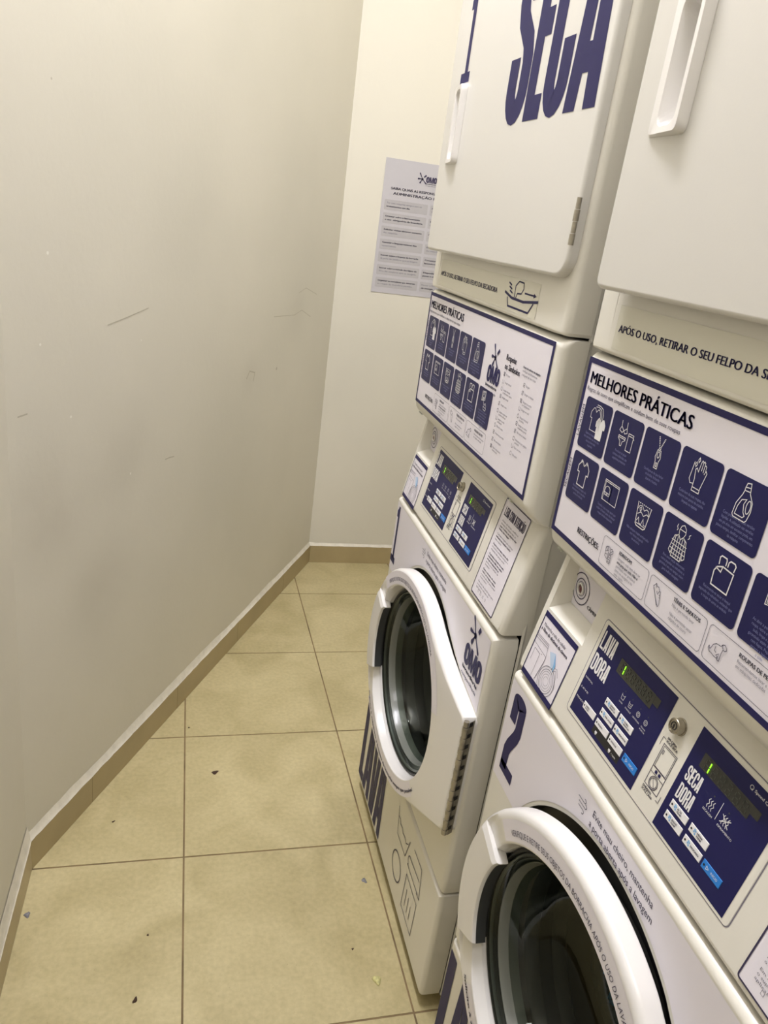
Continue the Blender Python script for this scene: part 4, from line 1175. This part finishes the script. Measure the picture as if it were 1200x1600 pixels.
# baseboards and the plaster bead over them
def baseboard(name, a, b, h=.0843, th=.009, seams=()):
    d = (b-a).normalized(); n = Vector((d.y, -d.x, 0)); Lg = (b-a).length
    mb = MB()
    cuts = [0.0] + list(seams) + [Lg]
    for c0, c1 in zip(cuts[:-1], cuts[1:]):
        p0, p1 = a+d*(c0+.0007), a+d*(c1-.0007)
        q = [p0, p1, p1+n*th, p0+n*th]
        mb.add([(v.x, v.y, .0008) for v in q]+[(v.x, v.y, h) for v in q], [(0, 3, 2, 1), (4, 5, 6, 7), (0, 1, 5, 4), (1, 2, 6, 5), (2, 3, 7, 6), (3, 0, 4, 7)], BASEM)
    o = mb.build(name, recalc=True); o['kind'] = 'structure'
    return o
def bead(name, a, b, h=.0843, th=.009, wid=.020, seed=1):
    rnd = random.Random(seed)
    d = (b-a).normalized(); n = Vector((d.y, -d.x, 0)); Lg = (b-a).length
    N = int(Lg/.02)+2; mb = MB(); rows = []
    w = wid
    for i in range(N+1):
        p = a+d*(Lg*i/N)
        w += rnd.uniform(-.0018, .0018); w = min(max(w, wid*.75), wid*1.3)
        e = rnd.uniform(-.0006, .0006)
        rows.append([(p+n*(th+.0005+e)).to_tuple()[:2]+(h-.0005,), (p+n*(th*.75)).to_tuple()[:2]+(h+.003,), (p+n*.004).to_tuple()[:2]+(h+w*.5,), (p+n*.0004).to_tuple()[:2]+(h+w,)])
    mb.grid(rows, SEAL)
    o = mb.build(name, smooth=60); o['kind'] = 'structure'
    return o
dL = (CORN-KINK).normalized(); nL = Vector((dL.y, -dL.x, 0))
baseboard('baseboard_left', KINK, CORN-dL*.002, seams=(.24, .69, 1.14, 1.60))
baseboard('baseboard_left_near', Vector((-.827, YN, 0)), KINK, seams=(2.55,))
baseboard('baseboard_back', CORN+Vector((.006, 0, 0)), Vector((XR, YB, 0)), seams=(.45,))
bead('trim_1', KINK, CORN, wid=.019, seed=2)
bead('trim_2', Vector((-.827, YN, 0)), KINK+Vector((.001, .004, 0)), wid=.036, seed=5)
bead('trim_3', CORN, Vector((XR, YB, 0)), wid=.014, seed=9)

# ceiling lamps; the near one is an added fill
for i, (loc, sx_, sy_, wt, c) in enumerate(LIGHTS):
    mb = MB()
    x, y, z = loc
    mb.box((x-sx_/2-.02, y-sy_/2-.02, z+.012), (x+sx_/2+.02, y+sy_/2+.02, CEIL), CEILM)
    lo = (x, y, z)
    root = mb.build('ceiling_lamp', None, lo); root.location = lo
    mb = MB(); mb.box((x-sx_/2, y-sy_/2, z+.004), (x+sx_/2, y+sy_/2, z+.012), LAMPM)
    mb.build('diffuser', root, lo)
    tag(root, ['long white ceiling lamp above the aisle beside the machines', 'short white ceiling lamp near the back wall', 'long added fill lamp, unseen, at the near end of the room'][i], 'ceiling lamp')
    ld = bpy.data.lights.new('lamp_light', 'AREA'); ld.shape = 'RECTANGLE'; ld.size = sx_; ld.size_y = sy_
    ld.energy = wt; ld.color = c
    lobj = bpy.data.objects.new('lamp_light', ld); col.objects.link(lobj); lobj.parent = root; lobj.location = (0, 0, 0)

# poster on the back wall
mb = MB()
def M_po(x, z, o=0): return (x, YB-.0022-o, z)
px0, px1, pz0, pz1 = .1980, .5560, 1.2370, 1.7465
mb.box((px0, YB-.0022, pz0), (px1, YB-.0003, pz1), PAPER)
splat(mb, M_po, .3530, 1.6880, .72, INK)
omo(mb, M_po, .3690, 1.6985, .52, INK)
text(mb, M_po, 'SAIBA QUAIS AS RESPONSABILIDADES DA', .2305, 1.6345, .0090, INK, True, w=.2900, off=.0006)
text(mb, M_po, 'ADMINISTRAÇÃO PREDIAL', .2420, 1.6160, .0095, INK, True, w=.2420, off=.0006)
PT = [['Ter suas máquinas sempre com os', '*treinamentos em dia.'], ['*Orientar sobre o funcionamento', '*e uso  obrigatório da lavanderia.'], ['*Solicitar visitas técnicas somente', 'das máquinas.'],
      ['*Garantir a limpeza externa dos', 'equipamentos.'], ['*Instruir sobre a limpeza da borracha', 'da porta das lavadoras após as lavagens.'], ['*Instruir sobre a retirada dos felpos do', 'filtro das secadoras após as secagens.'],
      ['*Organizar os moradores que deixarem', 'as roupas da lavanderia paradas.']]
PT2 = [['*Manter o local', 'limpo.'], ['*Informar avarias', 'ao suporte.'], ['*Acompanhar', 'os chamados.'], ['*Divulgar novidades', 'das máquinas.'], ['*Comunicar a', '*lavanderia'], ['*Disponibilizar o', '*ponto a uso'], ['Manter o fluxo', '*de energia']]
for i in range(7):
    zt = 1.5960-.0497*i
    rrect(mb, M_po, .2105, zt-.0390, .3910, zt, .004, PAPERBOX, .0004)
    rrect(mb, M_po, .4010, zt-.0390, .5430, zt, .004, PAPERBOX, .0004)
    for j, l in enumerate(PT[i]):
        text(mb, M_po, l.lstrip('*'), .2200, zt-.0150-j*.0125, .0060, INK if l[0] == '*' else GREYINK, l[0] == '*', w=min(.160, .0047*len(l)), off=.0007)
    for j, l in enumerate(PT2[i]):
        text(mb, M_po, l.lstrip('*'), .4080, zt-.0150-j*.0125, .0060, INK if l[0] == '*' else GREYINK, l[0] == '*', w=min(.130, .0047*len(l)), off=.0007)
po = mb.build('wall_poster', None, (px0, YB, pz0)); po.location = (px0, YB, pz0)
tag(po, 'grey printed poster with rows of text boxes on the back wall', 'poster')

machine(1)
machine(2)

# added cloth standing in for a red and blue reflection in the near glass
mb = MB()
dy2 = -PITCHY
def cloth(u, v, lo=0.0):
    a = radians(200+62*v); x = .168+.13*u
    r_ = .222-.006*sin(9*u+5*v)-.004*sin(17*v+3*u)-.020*sin(pi*min(1, max(0, u)))+lo
    s = DC[0]+r_*cos(a); z = DC[1]+r_*sin(a)
    return (x+.006*sin(11*v), W-s-LEAN*(z-.9)+dy2, z)
nu, nv = 20, 24
rows = [[cloth(i/nu, j/nv) for j in range(nv+1)] for i in range(nu+1)]
low = [[cloth(i/nu, j/nv, .012) for j in range(nv+1)] for i in range(nu+1)]
mb.grid(rows, REFL_CLOTH); mb.grid(low, REFL_CLOTH); mb.grid([rows[0], low[0]], REFL_CLOTH)
def MC(u, v, o=0): return cloth(u, v, -.0015-o)
for a_, b_ in ((.02, .20), (.20, .38), (.38, .56), (.56, .74), (.74, .92)):
    stroke(mb, MC, [(.10+.10*sin(pi*k/8), a_+(b_-a_)*k/8) for k in range(9)], .035, BLUE_REFL, .0005)
for k in range(9):
    v0 = .12+k*.085
    quad(mb, MC, .26, v0, .50, v0+.045, RED_REFL, .0006); quad(mb, MC, .34, v0+.02, .40, v0+.075, RED_REFL, .0007)
g = mb.build('reflection_cloth', None, (.20, .30+dy2, .37)); g.location = (.20, .30+dy2, .37)
tag(g, 'added dark cloth with red and blue marks, standing in for a reflection in washer 2', 'shirt')

# bits on the floor
def crumb(name, x, y, sx_, sy_, h, mt, seed, label, cat, rot=0):
    rnd = random.Random(seed); mb = MB(); n = 10; rows = []
    for k, (rr_, hh) in enumerate(((1, 0.0), (.95, .45), (.6, .9), (.0, 1))):
        row = []
        for i in range(n):
            a = 2*pi*i/n; f = rr_*(1+.25*sin(3*a+seed)+rnd.uniform(-.1, .1))
            qx, qy = sx_*f*cos(a), sy_*f*sin(a)
            row.append((qx*cos(rot)-qy*sin(rot), qx*sin(rot)+qy*cos(rot), h*hh+.0002))
        rows.append(row)
    mb.grid(rows, mt, close=True)
    o = mb.build(name, smooth=60); o.location = (x, y, 0.0)
    tag(o, label, cat)
DRY = mat('dry_leaf', (0.05, 0.025, 0.012), 0.8); LINT = mat('grey_lint', (0.24, 0.235, 0.25), 0.9, noise=.4, nscale=200)
CRM = mat('pale_crumb', (0.62, 0.58, 0.26), 0.7, noise=.4, nscale=150)
crumb('leaf_scrap', -.3976, .7597, .0100, .0070, .002, DRY, 1, 'dark dry leaf scrap in the middle of the floor, farthest of the big specks', 'leaf', .4)
crumb('seed', -.5655, .0973, .0035, .0075, .003, DRY, 2, 'black seed on the near floor tile, closest to the viewer', 'seed', -.4)
crumb('seed', -.6547, .5912, .0020, .0045, .002, DRY, 3, 'small dark seed near the slanted wall baseboard', 'seed', -1.0)
crumb('seed', -.5497, .2461, .0022, .0026, .002, DRY, 4, 'tiny dark speck left of the long grout line on the near tile', 'seed')
crumb('lint_ball', -.8080, .3256, .0060, .0075, .004, LINT, 5, 'grey lint ball beside the bent corner of the left baseboard', 'lint')
crumb('lint_scrap', -.0460, .3430, .0055, .0080, .002, LINT, 6, 'grey lint scrap on the floor beside washer 1', 'lint', .5)
crumb('food_crumb', -.0700, .0796, .0090, .0110, .006, CRM, 7, 'pale yellow crumb on the floor by the foot of washer 1', 'crumb', .3)
crumb('seed', -.4725, .9671, .0030, .0020, .002, DRY, 8, 'dark speck beside the grout line below the slanted wall', 'seed', .2)
crumb('seed', -.1085, .1600, .0030, .0022, .001, DRY, 9, 'thin dark speck left of the grout line before washer 1', 'seed', .8)
